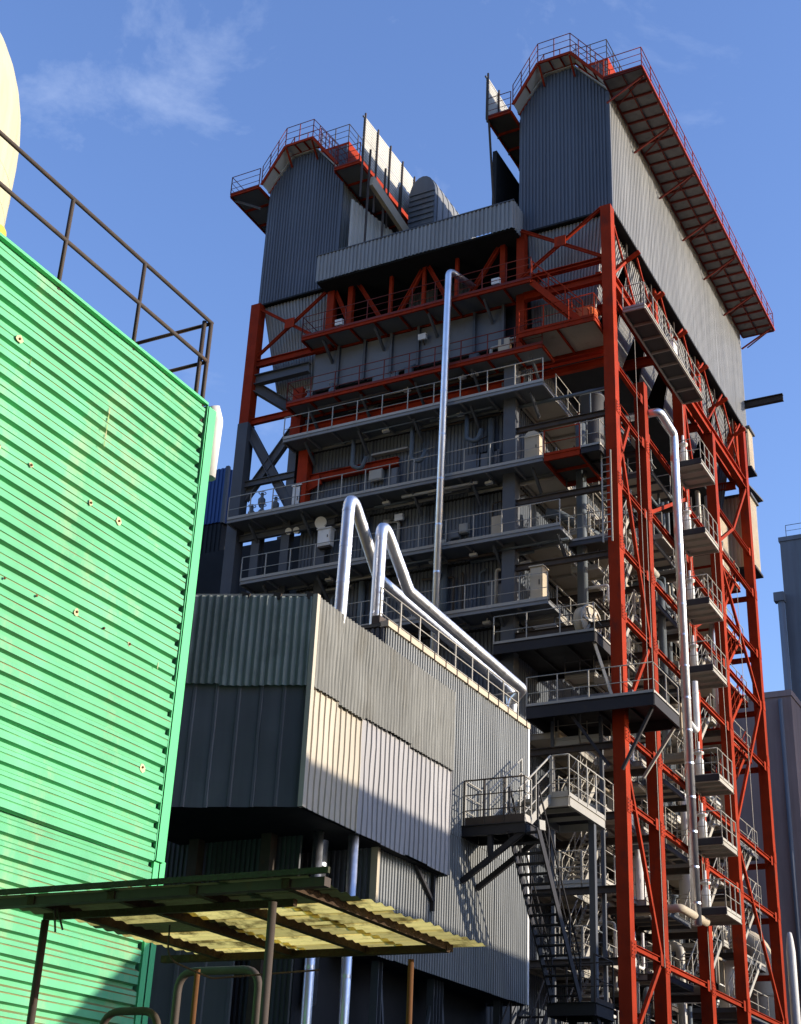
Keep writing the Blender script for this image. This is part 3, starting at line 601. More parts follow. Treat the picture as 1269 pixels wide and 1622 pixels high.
# long eaves catwalk on the sunlit side
d = walkway(Rh, -15.5, -13.78, 44.5, 66.6, 45.42, 'FRB', 'red', 'deckg', em='red_shade', bh=0.11, joist=0.75, axis='Y', knees=(0.37, 0.74), sp=1.2, name='catwalk')
obj('stringer', bar((-14.65, 44.55, 45.3), (-14.65, 66.5, 45.3), 0.04, 0.07), 'red_shade', d)
obj('fascia', bar((-13.73, 44.48, 45.4), (-13.73, 66.62, 45.4), 0.02, 0.13), 'red', d)
for i in range(7):
    y = 44.9 + i*3.55
    obj('bracket', bar((-15.52, y, 44.4), (-13.85, y, 45.3), 0.06, 0.08), 'red_shade', d); obj('bracket', bar((-15.5, y+1.3, 45.24), (-13.85, y, 45.24), 0.05, 0.05), 'red_shade', d)
for i in range(14):
    y = 45.6 + i*1.5
    obj('hook', tube([(-15.48, y, 45.2), (-15.35, y, 44.85), (-15.48, y+0.5, 44.75)], 0.018, 5), 'iron', d)
# walkway on the shaded inner side of the right casing with its screen
d = walkway(Rh, -21.0, -19.85, 44.5, 56.0, 45.3, 'F', 'red_shade', 'deck', em='red', bh=0.16, joist=1.2, knees=(0.37, 0.74), axis='Y')
def screen(h, x, y0, y1, z0, z1, n, legs):
    s = obj('wind_screen', corr((x, y0, z0), (x, y0+(y1-y0)/n, z0), (x, y0+(y1-y0)/n, z1), (x, y0, z1), 1, 0.01, 'wide'), 'screen', h)
    for i in range(n):
        a, b = y0+(y1-y0)*i/n, y0+(y1-y0)*(i+1)/n
        for k in range(2):
            c0, c1 = z0+(z1-z0)*k/2, z0+(z1-z0)*(k+1)/2
            obj('screen_sheet', corr((x+0.03, b, c0), (x+0.03, b, c1-0.02), (x+0.03, a+0.03, c1-0.02), (x+0.03, a+0.03, c0), 8, 0.02, flip=1), 'screen', s)
    for i in range(n+1):
        a = y0+(y1-y0)*i/n; obj('screen_post', bar((x+0.09, a, legs), (x+0.09, a, z1+0.1), 0.07, 0.07), 'iron', s)
    obj('screen_rail', bar((x-0.05, y0, z1), (x-0.05, y1, z1), 0.06), 'iron', s)
screen(Rh, -21.05, 44.45, 50.5, 45.2, 47.75, 5, 45.0)
obj('side_baffle', box(-21.2, -21.0, 45.6, 56, 39.7, 44.3), 'core', Rh)
obj('support', bar((-20.95, 44.6, 45.2), (-20.95, 45.4, 40.2), 0.08), 'iron', Rh)
# left casing: outer eaves catwalk, inner catwalk, big screens
d = walkway(Lh, -34.8, -33.15, 44.5, 66.2, 45.55, 'FL', 'red_shade', 'panel', em='red', bh=0.14, joist=1.3, axis='Y', knees=(0.37, 0.74), name='catwalk')
for i in range(6): obj('bracket', bar((-33.1, 44.8+i*4, 44.4), (-34.7, 44.8+i*4, 45.4), 0.08, 0.1), 'iron', d)
d = walkway(Lh, -28.85, -27.5, 44.45, 58.0, 45.1, 'F', 'red_shade', 'panel', em='red', bh=0.16, joist=1.2, axis='Y', knees=(0.37, 0.74))
screen(Lh, -27.45, 44.5, 49.6, 45.3, 47.85, 4, 43.0)
for y in (44.9, 46.4, 47.9): obj('screen_leg', bar((-27.2, y, 40.2), (-27.2, y, 46.0), 0.08), 'iron', Lh)
obj('lower_screen', corr((-28.2,45.1,40.0),(-27.2,48.5,40.0),(-27.2,48.5,43.2),(-28.2,45.1,43.6), 14, 0.05), 'screen', Lh)
obj('baffle_beam', bar((-27.1, 45.0, 44.2), (-26.9, 49.4, 43.2), 0.2, 0.6), 'beige', Lh)
# barrel-vaulted duct between the casings
vd = thing('barrel_duct', 'round-topped dark ribbed duct on the roof beside the silver screens', 'duct', (-27.3, 54, 39.7))
pts = [(-1.0, 41.0), (-1.0, 45.8)] + [(-math.cos(a)*1.0, 45.8 + math.sin(a)*1.15) for a in [math.pi*i/10 for i in range(1, 10)]] + [(1.0, 45.8), (1.0, 41.0)]
cx = -26.35; yA, yB = 48.6, 57.0
for i in range(28):
    ya, yb = yA + (yB-yA)*i/28, yA + (yB-yA)*(i+1)/28; f = 1.0 if i % 2 else 0.955
    V = [(cx+a*f*0.74, ya, z if z < 42 else 45.8+(z-45.8)*f) for a, z in pts] + [(cx+a*f*0.74, yb, z if z < 42 else 45.8+(z-45.8)*f) for a, z in pts]; n = len(pts)
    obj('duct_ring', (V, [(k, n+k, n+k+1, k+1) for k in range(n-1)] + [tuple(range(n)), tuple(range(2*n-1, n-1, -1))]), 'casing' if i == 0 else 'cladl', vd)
for i in range(16): 
    z = 41.1 + i*0.32; hw = 0.69 if z < 45.8 else max(0.1, 0.69*math.sqrt(max(0.0, 1-((z-45.8)/1.12)**2)))
    obj('end_rib', bar((cx-hw, yA-0.03, z), (cx+hw, yA-0.03, z), 0.05, 0.16), 'casing', vd)
vt = thing('roof_cowl', 'low dark rounded cowl peeping over the parapet by the right casing', 'duct', (-21.9, 48, 39.7))
obj('cowl', tube([(-23.4, 48.5, 40.0), (-20.9, 48.5, 40.55)], 0.75, 14), 'black', vd if False else vt, smooth=True)

# ================================================================== pipes and equipment on the tower
def pipe(name, label, path, r, m, bend=0.5, rings=1.0, n=14, clamp=None):
    pth = fillet(path, bend, 7); o = single(name, tube(pth, r, n), m, label, 'pipe', smooth=True)
    acc = 0
    for a, b in zip(path, path[1:]):
        a, b = V3(a), V3(b); ln = (b-a).length; k = int(ln/rings)
        for i in range(1, k+1):
            p = a.lerp(b, i/(k+0.6)); dd = (b-a).normalized()
            obj('seam_band', tube([p-dd*0.035, p+dd*0.035], r*1.04, n, cap=False), m, o, smooth=True)
    return o
pipe('riser_pipe', 'thin shiny sky-blue pipe standing in front of the tower walkways', [(-21.9,45.4,37.0), (-22.42,44.05,37.15), (-22.55,44.05,12.0)], 0.15, 'alu', 0.3, 2.0)
pipe('riser_pipe', 'thick silver pipe bending out between red columns on the right tower face', [(-16.8,49.05,31.2), (-15.05,49.05,31.2), (-15.0,50.75,31.0), (-15.0,50.75,10.9)], 0.175, 'alu', 0.25, 1.3)
pipe('riser_pipe', 'dark grey vertical pipe left of the corner column', [(-17.35,46.0,29.5), (-17.35,46.0,20.3)], 0.2, 'pipeg', 0.2, 2.2)
pipe('steam_pipe', 'short cream insulated pipe low behind the red corner columns', [(-16.8,49.4,11.2), (-15.2,49.5,11.3), (-14.9,51.6,11.15)], 0.15, 'beige', 0.2, 1.2)
pipe('steam_pipe', 'small white hooked pipe beside the silver riser', [(-15.05,51.0,18.6), (-14.85,51.5,18.2), (-14.85,51.5,20.3)], 0.12, 'white', 0.25, 1.0)
def lamp(name, label, c, r=0.24, d=(0.1,-1,-0.25)):
    t = thing(name, label, 'floodlight', c); c = V3(c); d = V3(d).normalized()
    obj('lamp_housing', tube([c + d*-0.22, c + d*-0.05, c], r*0.75, 14), 'pale', t, smooth=True)
    obj('lens', tube([c, c + d*0.04], r, 16), 'lens', t); obj('bracket', bar(c + d*-0.15, c + Vector((0, 0.35, 0.1)), 0.04), 'iron', t)
    return t
lamp('round_lamp', 'larger white round lamp above the white box on the tower left', (-28.6,45.2,26.9), 0.27)
lamp('round_lamp', 'left of two small white round lamps under the left walkway', (-30.24,45.3,26.85), 0.15)
lamp('round_lamp', 'right of two small white round lamps under the left walkway', (-29.85,45.3,26.82), 0.15)
def cabinet(label, x, y, z, w_, d_, h_, m, roof=None, door=True, name='cabinet', cat='cabinet'):
    t = thing(name, label, cat, (x, y, z))
    obj('cabinet_body', box(x, x+w_, y, y+d_, z, z+h_), m, t)
    if roof == 'round': obj('cabinet_hood', prism((x-0.02, y-0.03, z+h_), (x-0.02, y+d_+0.03, z+h_), [(-w_-0.04,0),(0,0),(-0.06,0.12),(-w_*0.3,0.22),(-w_*0.7,0.22),(-w_+0.06,0.12)] if False else [(0,0),(w_+0.04,0),(w_-0.02,0.13),(w_*0.7,0.24),(w_*0.3,0.24),(0.06,0.13)]), m, t)
    else: obj('cabinet_roof', box(x-0.04, x+w_+0.04, y-0.05, y+d_+0.05, z+h_, z+h_+0.05), m, t)
    if door:
        dr = obj('door', box(x+0.05, x+w_-0.05, y-0.025, y, z+0.06, z+h_-0.06), m, t); obj('handle', box(x+w_-0.14, x+w_-0.11, y-0.05, y-0.025, z+h_*0.45, z+h_*0.6), 'iron', dr)
    obj('plinth', box(x+0.03, x+w_-0.03, y+0.03, y+d_-0.03, z-0.08, z), 'iron', t)
    return t
cabinet('beige hooded cabinet at the right end of the fourth walkway down', -19.1, 44.5, 27.5, 0.62, 0.6, 1.0, 'beige', 'round')
cabinet('tall beige cabinet at the right end of the lowest grey front walkway', -18.85, 44.5, 21.6, 0.5, 0.5, 1.35, 'beige')
cabinet('small white box at the left end of the fourth walkway', -30.15, 45.2, 27.6, 0.42, 0.3, 1.3, 'white')
cabinet('white box hung under the larger round lamp', -28.62, 45.05, 25.75, 0.62, 0.3, 0.75, 'white')
cabinet('pale box standing on the upper black platform', -18.95, 45.2, 20.1, 0.8, 0.6, 0.7, 'whitesh', door=False)
cabinet('tall white switch box on the side catwalk under the pale casing', -14.95, 50.2, 34.3, 0.3, 0.5, 0.95, 'white')
t = thing('fan_housing', 'round pale fan housing on the upper black platform by the corner column', 'fan', (-16.9, 45.6, 20.1))
obj('fan_drum', disc((-17.1,45.3,20.75), (1,-0.25,0), 0.62, 0.35, 20), 'beige', t, smooth=True)
obj('fan_rim', tube([Vector((-16.74,45.2,20.75)) + Vector((0.15,0.6,0))*math.cos(a) + Vector((0,0,0.62))*math.sin(a) for a in [2*math.pi*i/20 for i in range(21)]], 0.04, 6), 'pale', t)
for a in range(6): obj('fan_blade', bar((-16.72,45.2,20.75), Vector((-16.72,45.2,20.75)) + Vector((0.13,0.52,0))*math.cos(a) + Vector((0,0,0.55))*math.sin(a), 0.03, 0.1), 'pale', t)
obj('fan_stand', box(-17.15, -16.75, 45.0, 45.5, 20.02, 20.2), 'iron', t)
t = thing('drum', 'orange-red drum on the red landing near the tower top', 'drum', (-16.85, 45.6, 33.12))
obj('drum_body', lathe(-16.85, 45.55, [(0.0,33.13),(0.46,33.14),(0.46,33.5),(0.48,33.53),(0.46,33.56),(0.46,33.95),(0.48,33.98),(0.46,34.01),(0.46,34.35),(0.43,34.42),(0.0,34.42)], 20), 'orange', t, smooth=True)
obj('drum_cap', disc((-16.7,45.4,34.42), (0,0,1), 0.06, 0.05, 10), 'iron', t)
t = thing('tank', 'grey cylindrical tank behind the corner column below the red landing', 'tank', (-17.1, 46.7, 29))
obj('tank_shell', lathe(-17.15, 46.8, [(0.02,28.2),(0.35,28.5),(0.47,29.0),(0.47,31.0),(0.52,31.02),(0.52,31.1),(0.40,31.3),(0.02,31.4)], 18), 'grey', t, smooth=True)
for a in (0, 2.1, 4.2): obj('leg', bar((-17.15+0.42*math.cos(a), 46.8+0.42*math.sin(a), 27.45), (-17.15+0.42*math.cos(a), 46.8+0.42*math.sin(a), 29.1), 0.08), 'grey', t)
def flood(label, c):
    t = thing('floodlight', label, 'floodlight', c); x, y, z = c
    obj('lamp_housing', prism((x-0.18, y, z), (x+0.18, y, z), [(-0.1,-0.14),(0.05,-0.17),(0.08,0.1),(-0.1,0.14)]), 'white', t); obj('bracket', bar((x, y+0.05, z-0.15), (x, y+0.25, z-0.3), 0.04), 'iron', t)
flood('white floodlight on the flat casing panels near the tower top', (-24.2, 45.25, 35.0))
flood('white floodlight on the wall between the two middle walkways', (-25.0, 45.4, 26.6))
flood('white lamp at the foot of the left diagonal under the parapet', (-28.15, 44.75, 36.5))
flood('white lamp at the foot of the right post under the parapet', (-20.55, 44.75, 36.5))

# stair tower inside the right bay: each storey a flight rising away from the camera
S = thing('stair_tower', 'zigzag steel stairs with sunlit stringers behind the corner column', 'stairs', (-17.4, 47.6, 0))
lev = [3.9, 6.4, 8.95, 11.45, 13.95, 16.45]
for i in range(len(lev)-1):
    z0, z1 = lev[i], lev[i+1]
    flight(S, (-17.55, 46.1, z0), (-17.55, 48.6, z1), -0.75, 'pale', side=(1,0,0), sh=0.2)
for z in lev:
    walkway(S, -18.25, -16.2, 48.62, 49.7, z, 'R', 'pale', 'deckp', em='pale', bh=0.2, name='landing', joist=0.9)
    walkway(S, -18.25, -17.3, 45.3, 46.08, z, 'FR', 'pale', 'deckp', em='pale', bh=0.2, name='landing', joist=None)
    walkway(S, -17.25, -16.5, 45.3, 48.6, z-0.01, 'RF', 'pale', 'deckp', em='pale', bh=0.16, name='landing', joist=1.0)
for x, y in ((-18.3,45.3), (-16.5,45.32), (-18.3,49.72)): obj('corner_post', bar((x, y, 0), (x, y, 17.2), 0.12), 'grey', S)
S2 = thing('stair_tower', 'short steel stair flights between the middle floors behind the dark vertical pipe', 'stairs', (-16.8, 47.5, 20))
for z0, z1 in ((20.05, 22.0), (22.0, 24.2), (24.25, 26.3)):
    flight(S2, (-16.75, 46.6, z0), (-16.75, 48.2, z1), 0.6, 'pale', side=(1,0,0), sh=0.18)
    walkway(S2, -17.6, -16.1, 48.2, 48.35 + 0.6, z1, 'R', 'pale', 'deckp', em='pale', bh=0.18, joist=None, name='landing')

# ================================================================== grey corrugated building in front of the tower
XB = -14.53
B = thing('corrugated_building', 'grey corrugated building with overhanging sheeted box and roof railing before the tower', 'building', (-18, 29, 0))
obj('building_core', box(-24.0, XB-0.12, 26.05, 34.0, 6.15, 13.2), 'core', B)
kw = dict(pitch=0.125, dep=0.035)
sheets(B, (XB, 26.0), (XB, 34.05), 6.1, 9.4, 1.0, m='asbl', **kw)
sheets(B, (XB, 26.0), (XB, 34.05), 9.35, 13.2, 1.0, m='asbl', off=0.012, **kw)
sheets(B, (-24.0, 26.02), (XB, 26.02), 6.1, 13.2, 1.0, m='smooth', **kw)
sheets(B, (XB, 34.05), (-24.0, 34.05), 6.1, 13.2, 1.0, m='clad', **kw)
obj('corner_flashing', bar((XB+0.03, 34.07, 6.1), (XB+0.03, 34.07, 13.2), 0.1), 'white', B)
obj('corner_flashing', bar((XB+0.04, 26.0, 6.1), (XB+0.04, 26.0, 8.35), 0.16, 0.1), 'beige', B)
obj('roof', box(-24.1, XB-0.1, 25.95, 34.1, 13.22, 13.3), 'deck', B)
cp = obj('coping', box(XB-0.12, XB+0.1, 25.95, 34.12, 13.2, 13.34), 'beige', B)
for i in range(13): obj('coping_joint', box(XB-0.13, XB+0.115, 26.4+i*0.62, 26.43+i*0.62, 13.18, 13.37), 'iron', cp)
rp_ = obj('roof_kerb', box(XB-0.35, XB-0.14, 25.96, 34.1, 13.31, 13.5), 'iron', B)
railing(rp_, [(XB-0.22, 26.1, 13.3), (XB-0.22, 34.0, 13.3)], 'pale', h=0.95, sp=0.95, knees=(0.32, 0.64), toe=0)
railing(rp_, [(XB-0.22, 34.0, 13.3), (XB-2.0, 34.0, 13.3)], 'pale', h=0.95, sp=0.95, knees=(0.32, 0.64), toe=0)
# overhanging box: side courses, oblique end, underside
X1 = -14.2; Q = (-14.2, 22.47); R_ = (-17.55, 21.14); zb, zm, zt = 8.2, 10.62, 12.5
u = Vector((Q[0]-R_[0], Q[1]-R_[1])).normalized()
def crow(a, b, z0, z1, wid, pitch, dep, ms, prof='trap', jag=0.05, off=0.0):
    A, Bp = Vector((a[0], a[1], 0)), Vector((b[0], b[1], 0)); ln = (Bp-A).length; n = max(1, round(ln/wid)); nr = (Bp-A).normalized().cross(Vector((0,0,1)))
    for i in range(n):
        p, q = A.lerp(Bp, i/n), A.lerp(Bp, (i+1)/n); o = nr*(off + random.uniform(0, 0.02)); d0, d1 = random.uniform(-jag, jag), random.uniform(-jag, jag)*0.5; zz = Vector((0,0,1))
        obj('cladding_sheet', corr(p+o+zz*(z0+d0), q+o+zz*(z0+d0+random.uniform(-jag,jag)*0.3), q+o+zz*(z1+d1), p+o+zz*(z1+d1), max(2, round(ln/n/pitch)), dep, prof, sub=5, wob=0.006), ms[i % len(ms)] if isinstance(ms, list) else ms, B)
obj('box_core', ([(Q[0]-0.1, Q[1]+0.1, zb+0.04), (X1-0.1, 29.0, zb+0.04), (-18.5, 29.0, zb+0.04), (-18.5, R_[1]+0.3, zb+0.04), (R_[0]+0.1, R_[1]+0.2, zb+0.04),
                  (Q[0]-0.1, Q[1]+0.1, zt-0.05), (X1-0.1, 29.0, zt-0.05), (-18.5, 29.0, zt-0.05), (-18.5, R_[1]+0.3, zt-0.05), (R_[0]+0.1, R_[1]+0.2, zt-0.05)],
                 [(4,3,2,1,0), (5,6,7,8,9), (0,1,6,5), (1,2,7,6), (2,3,8,7), (3,4,9,8), (4,0,5,9)]), 'core', B)
crow(Q, (X1, 24.6), zb+0.03, zm+0.02, 1.07, 0.213, 0.028, 'cream', 'wide', 0.02)
crow((X1, 24.6), (X1, 28.85), zb+0.03, zm+0.02, 1.06, 0.2, 0.028, 'whitesh', 'wide', 0.02)
crow(Q, (X1, 28.85), zm-0.02, zt, 1.06, 0.13, 0.045, 'asbw', 'sine', 0.05, 0.05)
crow(R_, Q, zb, zm+0.05, 0.95, 0.47, 0.02, 'smooth', 'wide', 0.03)
crow(R_, Q, zm, zt, 0.9, 0.145, 0.05, ['asb'], 'sine', 0.05, 0.05)
crow((X1, 28.85), (XB, 28.86), zb, zt, 0.4, 0.13, 0.02, 'asbl', 'trap', 0.0)
obj('corner_flashing', bar((Q[0]+0.05, Q[1]-0.05, zb), (Q[0]+0.05, Q[1]-0.05, zt+0.03), 0.11), 'cream', B)
tr = obj('box_top_trim', bar((R_[0], R_[1]-0.02, zt+0.03), (Q[0], Q[1]-0.02, zt+0.03), 0.08, 0.05), 'pale', B)
for f in (0.24, 0.6, 0.78, 0.97):
    p = Vector((*R_, 0)).lerp(Vector((*Q, 0)), f); obj('fixing_clip', bar((p.x-0.1, p.y-0.06, zt+0.05), (p.x+0.1, p.y-0.03, zt-0.02), 0.06, 0.14), 'iron', tr)
for y0 in (27.7,): obj('knee_bracket', join(bar((XB+0.1, y0, 8.25), (XB+0.1, y0+0.9, 7.6), 0.07), bar((XB+0.1, y0+0.9, 7.4), (XB+0.1, y0+0.9, 8.2), 0.08)), 'black', B)
# recessed wall below the box, posts
sheets(B, (-22.0, 24.6), (XB-0.9, 24.6), 0.0, 8.3, 1.05, 0.12, 0.04, 'smooth')
obj('lower_core', box(-22, XB-0.95, 24.7, 33.8, 0, 6.3), 'core', B)
for x in (-17.85, -16.05): obj('post', bar((x, 24.3, 0), (x, 24.3, 8.3), 0.24), 'iron', B)
crow((-18.6, 23.4), (-16.35, 23.9), 0.0, 6.4, 1.15, 0.5, 0.02, 'smooth', 'wide', 0.02)
for y, s in ((27.0, 0.5), (29.6, -0.7), (29.9, 0.5), (33.2, 0.8)):
    obj('post', ibeam((XB-0.35, y, 0), (XB-0.35, y, 6.1), 0.18, 0.18, 0.02), 'grey', B); obj('brace', bar((XB-0.35, y+0.1, 6.0), (XB-0.35, y+s*2.4, 0.5), 0.07), 'grey', B)
# end lean-to behind the box, catching the sun over its top edge
lt = obj('lean_to_roof', prism((-19.4, 24.4, 13.75), (-17.1, 24.4, 12.95), [(-2.2,0.3),(0,0),(0,0.05),(-2.2,0.35)]), 'fibre', B)
obj('lean_to_wall', corr((-18.9,23.9,12.3),(-17.2,23.9,12.3),(-17.2,23.9,12.85),(-18.9,23.9,13.45), 6, 0.03, 'wide'), 'beige', B)

obj('vent_bend', tube(fillet([(-18.6,23.75,13.15), (-17.45,23.75,13.25), (-17.4,23.75,12.55)], 0.12, 5), 0.05, 8), 'iron', B, smooth=True)
pipe('lagged_pipe', 'left and taller of two silver pipe loops rising from the sheeted box', [(-15.3,25.05,5.0), (-15.3,25.35,16.5), (-15.5,27.3,15.05), (-15.5,35.2,14.75), (-15.5,35.4,13.6)], 0.145, 'alu', 0.3, 0.95, 16)
pipe('lagged_pipe', 'right and lower of two silver pipe loops, running on along the roof railing', [(-15.0,26.3,8.0), (-15.0,26.4,16.2), (-15.0,27.9,14.9), (-15.0,34.9,14.65), (-15.4,35.2,14.5), (-15.6,35.2,13.4)], 0.145, 'alu', 0.26, 0.95, 16)
pipe('downpipe', 'left of two bright silver pipes below the sheeted box', [(-14.95,24.42,8.6), (-14.95,24.42,0.2)], 0.105, 'alu', 0.2, 1.5)
pipe('downpipe', 'right of two bright silver pipes below the sheeted box', [(-14.37,24.84,8.4), (-14.37,24.84,0.2)], 0.105, 'alu', 0.2, 1.5)

# ================================================================== outside stair on the building wall
O = thing('outside_stair', 'steel outside stair with railed landing hung on the sunlit corrugated wall', 'stairs', (-13.7, 31, 0))
LZ = 9.62
d = walkway(O, XB+0.06, -12.85, 30.1, 31.05, LZ, '', 'black', 'black', em='black', bh=0.26, joist=0.5, name='landing')
railing(d, [(XB+0.1, 30.1, LZ), (-12.88, 30.1, LZ)], 'iron', sp=0.55, knees=(0.37, 0.74), toe=0.2)
railing(d, [(XB+0.12, 31.0, LZ), (XB+0.12, 30.1, LZ)], 'pale', sp=0.9, knees=(0.37, 0.74), toe=0)
railing(d, [(-12.88, 30.1, LZ), (-12.88, 30.5, LZ)], 'pale', sp=0.4, knees=(0.37, 0.74), toe=0.2)
obj('bracket', bar((XB+0.05, 30.15, 8.35), (-12.9, 30.15, 9.42), 0.09, 0.13), 'black', d); obj('bracket', bar((XB+0.05, 31.0, 8.35), (-12.9, 31.0, 9.42), 0.09, 0.13), 'black', d)
obj('strut', bar((-13.75, 30.15, 8.9), (-13.75, 30.15, 9.45), 0.11), 'black', d)
flight(O, (-13.4, 31.05, LZ), (-13.4, 33.0, 10.95), -0.8, 'pale', side=(1,0,0), sh=0.2, knees=(0.37, 0.74), rh=1.1)
d = walkway(O, -14.2, -12.9, 33.0, 35.6, 10.95, 'R', 'pale', 'black', em='pale', bh=0.26, knees=(0.37, 0.74), joist=0.9, name='landing', sp=0.7)
railing(d, [(-13.35, 33.0, 10.95), (-12.9, 33.0, 10.95)], 'pale', sp=0.5, knees=(0.37, 0.74), toe=0.15)
obj('post', bar((-13.0, 34.9, 0), (-13.0, 34.9, 10.8), 0.16), 'grey', d)
flight(O, (-13.28, 30.15, 9.5), (-13.28, 32.75, 6.0), 0.72, 'black', side=(1,0,0), sh=0.2, rh=1.0, nstep=17)
flight(O, (-12.55, 30.15, 9.55), (-12.55, 30.5, 9.6), 0.02, 'pale', side=(1,0,0), rails=(), nstep=1)
d = walkway(O, -13.4, -12.2, 32.75, 34.0, 5.95, 'RB', 'iron', 'black', em='black', bh=0.3, name='landing', joist=0.6)
obj('post', bar((-13.2, 33.9, 0), (-13.2, 33.9, 5.7), 0.16), 'black', d); obj('post', bar((-12.3, 33.9, 0), (-12.3, 33.9, 5.7), 0.16), 'black', d)
obj('bracket', bar((-12.3, 33.9, 4.9), (-12.3, 32.9, 5.8), 0.1, 0.14), 'black', d)
flight(O, (-13.9, 34.0, 5.9), (-13.9, 31.0, 2.4), -0.72, 'iron', side=(1,0,0), sh=0.18, rh=1.0, nstep=16)

# ================================================================== green corrugated building
G = thing('green_building', 'bright green building clad in horizontal corrugated sheets with dark roof railing', 'building', (-12, 4, 0))
XG = -8.44
obj('building_core', box(-19, XG-0.06, -9.0, 10.72, 0, 9.30), 'gap', G)
courses = [(9.36, 8.43), (8.44, 7.32), (7.33, 6.21), (6.22, 5.1), (5.11, 4.37)]
for ci, (zt_, zb_) in enumerate(courses):
    n = round((zt_-zb_)/0.186)
    for ya, yb in ((10.76, 6.2), (6.23, 1.0), (1.03, -4.0), (-3.97, -9.0)):
        o = 0.004*ci + random.uniform(0, 0.006); ye = ya + (random.uniform(-0.02, 0.02) if ya > 10 else 0)
        obj('cladding_sheet', corr((XG+o-0.02, ye, zb_), (XG+o-0.02, ye, zt_), (XG+o-0.02, yb, zt_), (XG+o-0.02, yb, zb_), n, 0.052, 'green', sub=14, wob=0.0045), 'green', G, m2='greend')
for ci, (zt_, zb_) in enumerate([(4.375, 3.25), (3.26, 2.15), (2.16, 1.05), (1.06, 0.0)]):
    for ya, yb in ((10.76, 6.2), (6.23, 1.0), (1.03, -4.0), (-3.97, -9.0)):
        obj('cladding_sheet', corr((XG-0.012, ya, zb_), (XG-0.012, ya, zt_), (XG-0.012, yb, zt_), (XG-0.012, yb, zb_), 6, 0.052, 'green', sub=14, wob=0.0045), 'green', G, m2='greend')
obj('corner_flashing', join(box(XG-0.22, XG+0.03, 10.81, 10.83, 4.4, 9.37), box(XG+0.0, XG+0.03, 10.80, 10.96, 4.4, 9.37)), 'greent', G)
obj('corner_flashing', join(box(XG-0.25, XG-0.0, 10.92, 10.94, 0, 4.42), box(XG-0.03, XG, 10.84, 11.02, 0, 4.42)), 'greent', G)
obj('roof_edge', box(XG-0.3, XG+0.035, -9, 10.8, 9.37, 9.40), 'greent', G)
obj('downpipe', tube(fillet([(XG-0.05, 10.98, 9.45), (XG-0.03, 11.04, 9.3), (XG-0.05, 11.04, 8.6)], 0.1), 0.09, 10), 'white', G, smooth=True)
sheets(G, (XG, 10.8), (-19, 10.8), 0, 9.36, 1.0, 0.2, 0.03, 'green')
r_ = obj('roof_rail_base', box(XG-0.12, XG-0.02, -9, 10.75, 9.40, 9.43), 'iron', G)
rr = 0.022
for y in (-2.6, -1.4, -0.2, 1.0, 2.2, 3.4, 4.65, 5.9, 7.12, 8.34, 9.52): obj('post', tube([(XG-0.03, y, 9.2), (XG-0.03, y, 10.44)], rr, 8), 'iron', r_, smooth=True)
for dx in (0, -0.055): obj('post', tube([(XG-0.03+dx, 10.76+dx, 9.0), (XG-0.03+dx, 10.76+dx, 10.44)], rr*1.15, 8), 'iron', r_, smooth=True)
for z in (10.44, 9.93):
    obj('handrail' if z > 10 else 'knee_rail', tube([(XG-0.03, -3, z), (XG-0.03, 10.78, z)], rr, 8), 'iron', r_, smooth=True)
    obj('handrail' if z > 10 else 'knee_rail', tube([(XG-0.03, 10.76, z-0.01), (XG-4.0, 10.72, z-0.01)], rr, 8), 'iron', r_, smooth=True)
for x in (-10.2, -12.0): obj('post', tube([(x, 10.73, 9.35), (x, 10.73, 10.44)], rr, 8), 'iron', r_, smooth=True)
# screw heads with rust, chipped paint
rs = random.Random(5)
for z in (8.42, 7.31, 6.2, 5.09):
    y = 10.4
    while y > 4:
        if rs.random() < (0.75 if z in (7.31, 6.2) else 0.35):
            zz = z + 0.09 + rs.uniform(-0.03, 0.03); rz = rs.uniform(0.016, 0.05); yy = y + rs.uniform(-0.1, 0.1)
            pts_ = [(yy + rz*rs.uniform(0.6, 1.2)*math.cos(a), zz + rz*rs.uniform(0.6, 1.3)*math.sin(a)) for a in [2*math.pi*k/9 for k in range(9)]]
            xf = XG + 0.049
            if rz > 0.026: obj('chipped_patch', ([(xf, a, b) for a, b in pts_] + [(xf+0.003, a, b) for a, b in pts_], [tuple(range(9, 18))] + [(k, (k+1) % 9, 9+(k+1) % 9, 9+k) for k in range(9)]), 'chip', G)
            obj('screw', disc((xf+0.002, yy, zz), (1,0,0), 0.012, 0.012, 6), 'rust', G)
        y -= 0.42
for k in range(16):
    y = rs.uniform(5.0, 10.5); z = rs.choice((7.4, 6.3, 5.2, 8.5, 4.3, 3.3)) - rs.uniform(0, 0.1); ln = rs.randint(1, 3); wd = rs.uniform(0.004, 0.011)
    for j in range(ln):
        z1 = z - j*0.186; o = XG + 0.049
        V = [(o, y-wd*0.4, z1), (o, y+wd*0.4, z1), (o, y+wd*rs.uniform(0.6, 1.2), z1-0.05), (o, y+wd*0.3, z1-rs.uniform(0.07, 0.1)), (o, y-wd*rs.uniform(0.6, 1.1), z1-0.05)]
        obj('rust_run', (V + [(a+0.003, b, c) for a, b, c in V], [(5,9,8,7,6)] + [(q, q+5, (q+1) % 5+5, (q+1) % 5) for q in range(5)]), rs.choice(('chip', 'runs', 'runs')), G)
obj('lifting_lug', join(bar((XG-0.1, 7.48, 9.42), (XG-0.1, 7.62, 9.5), 0.06, 0.12), disc((XG-0.14, 7.55, 9.5), (1,0,0), 0.07, 0.08, 10)), 'yellow', G)

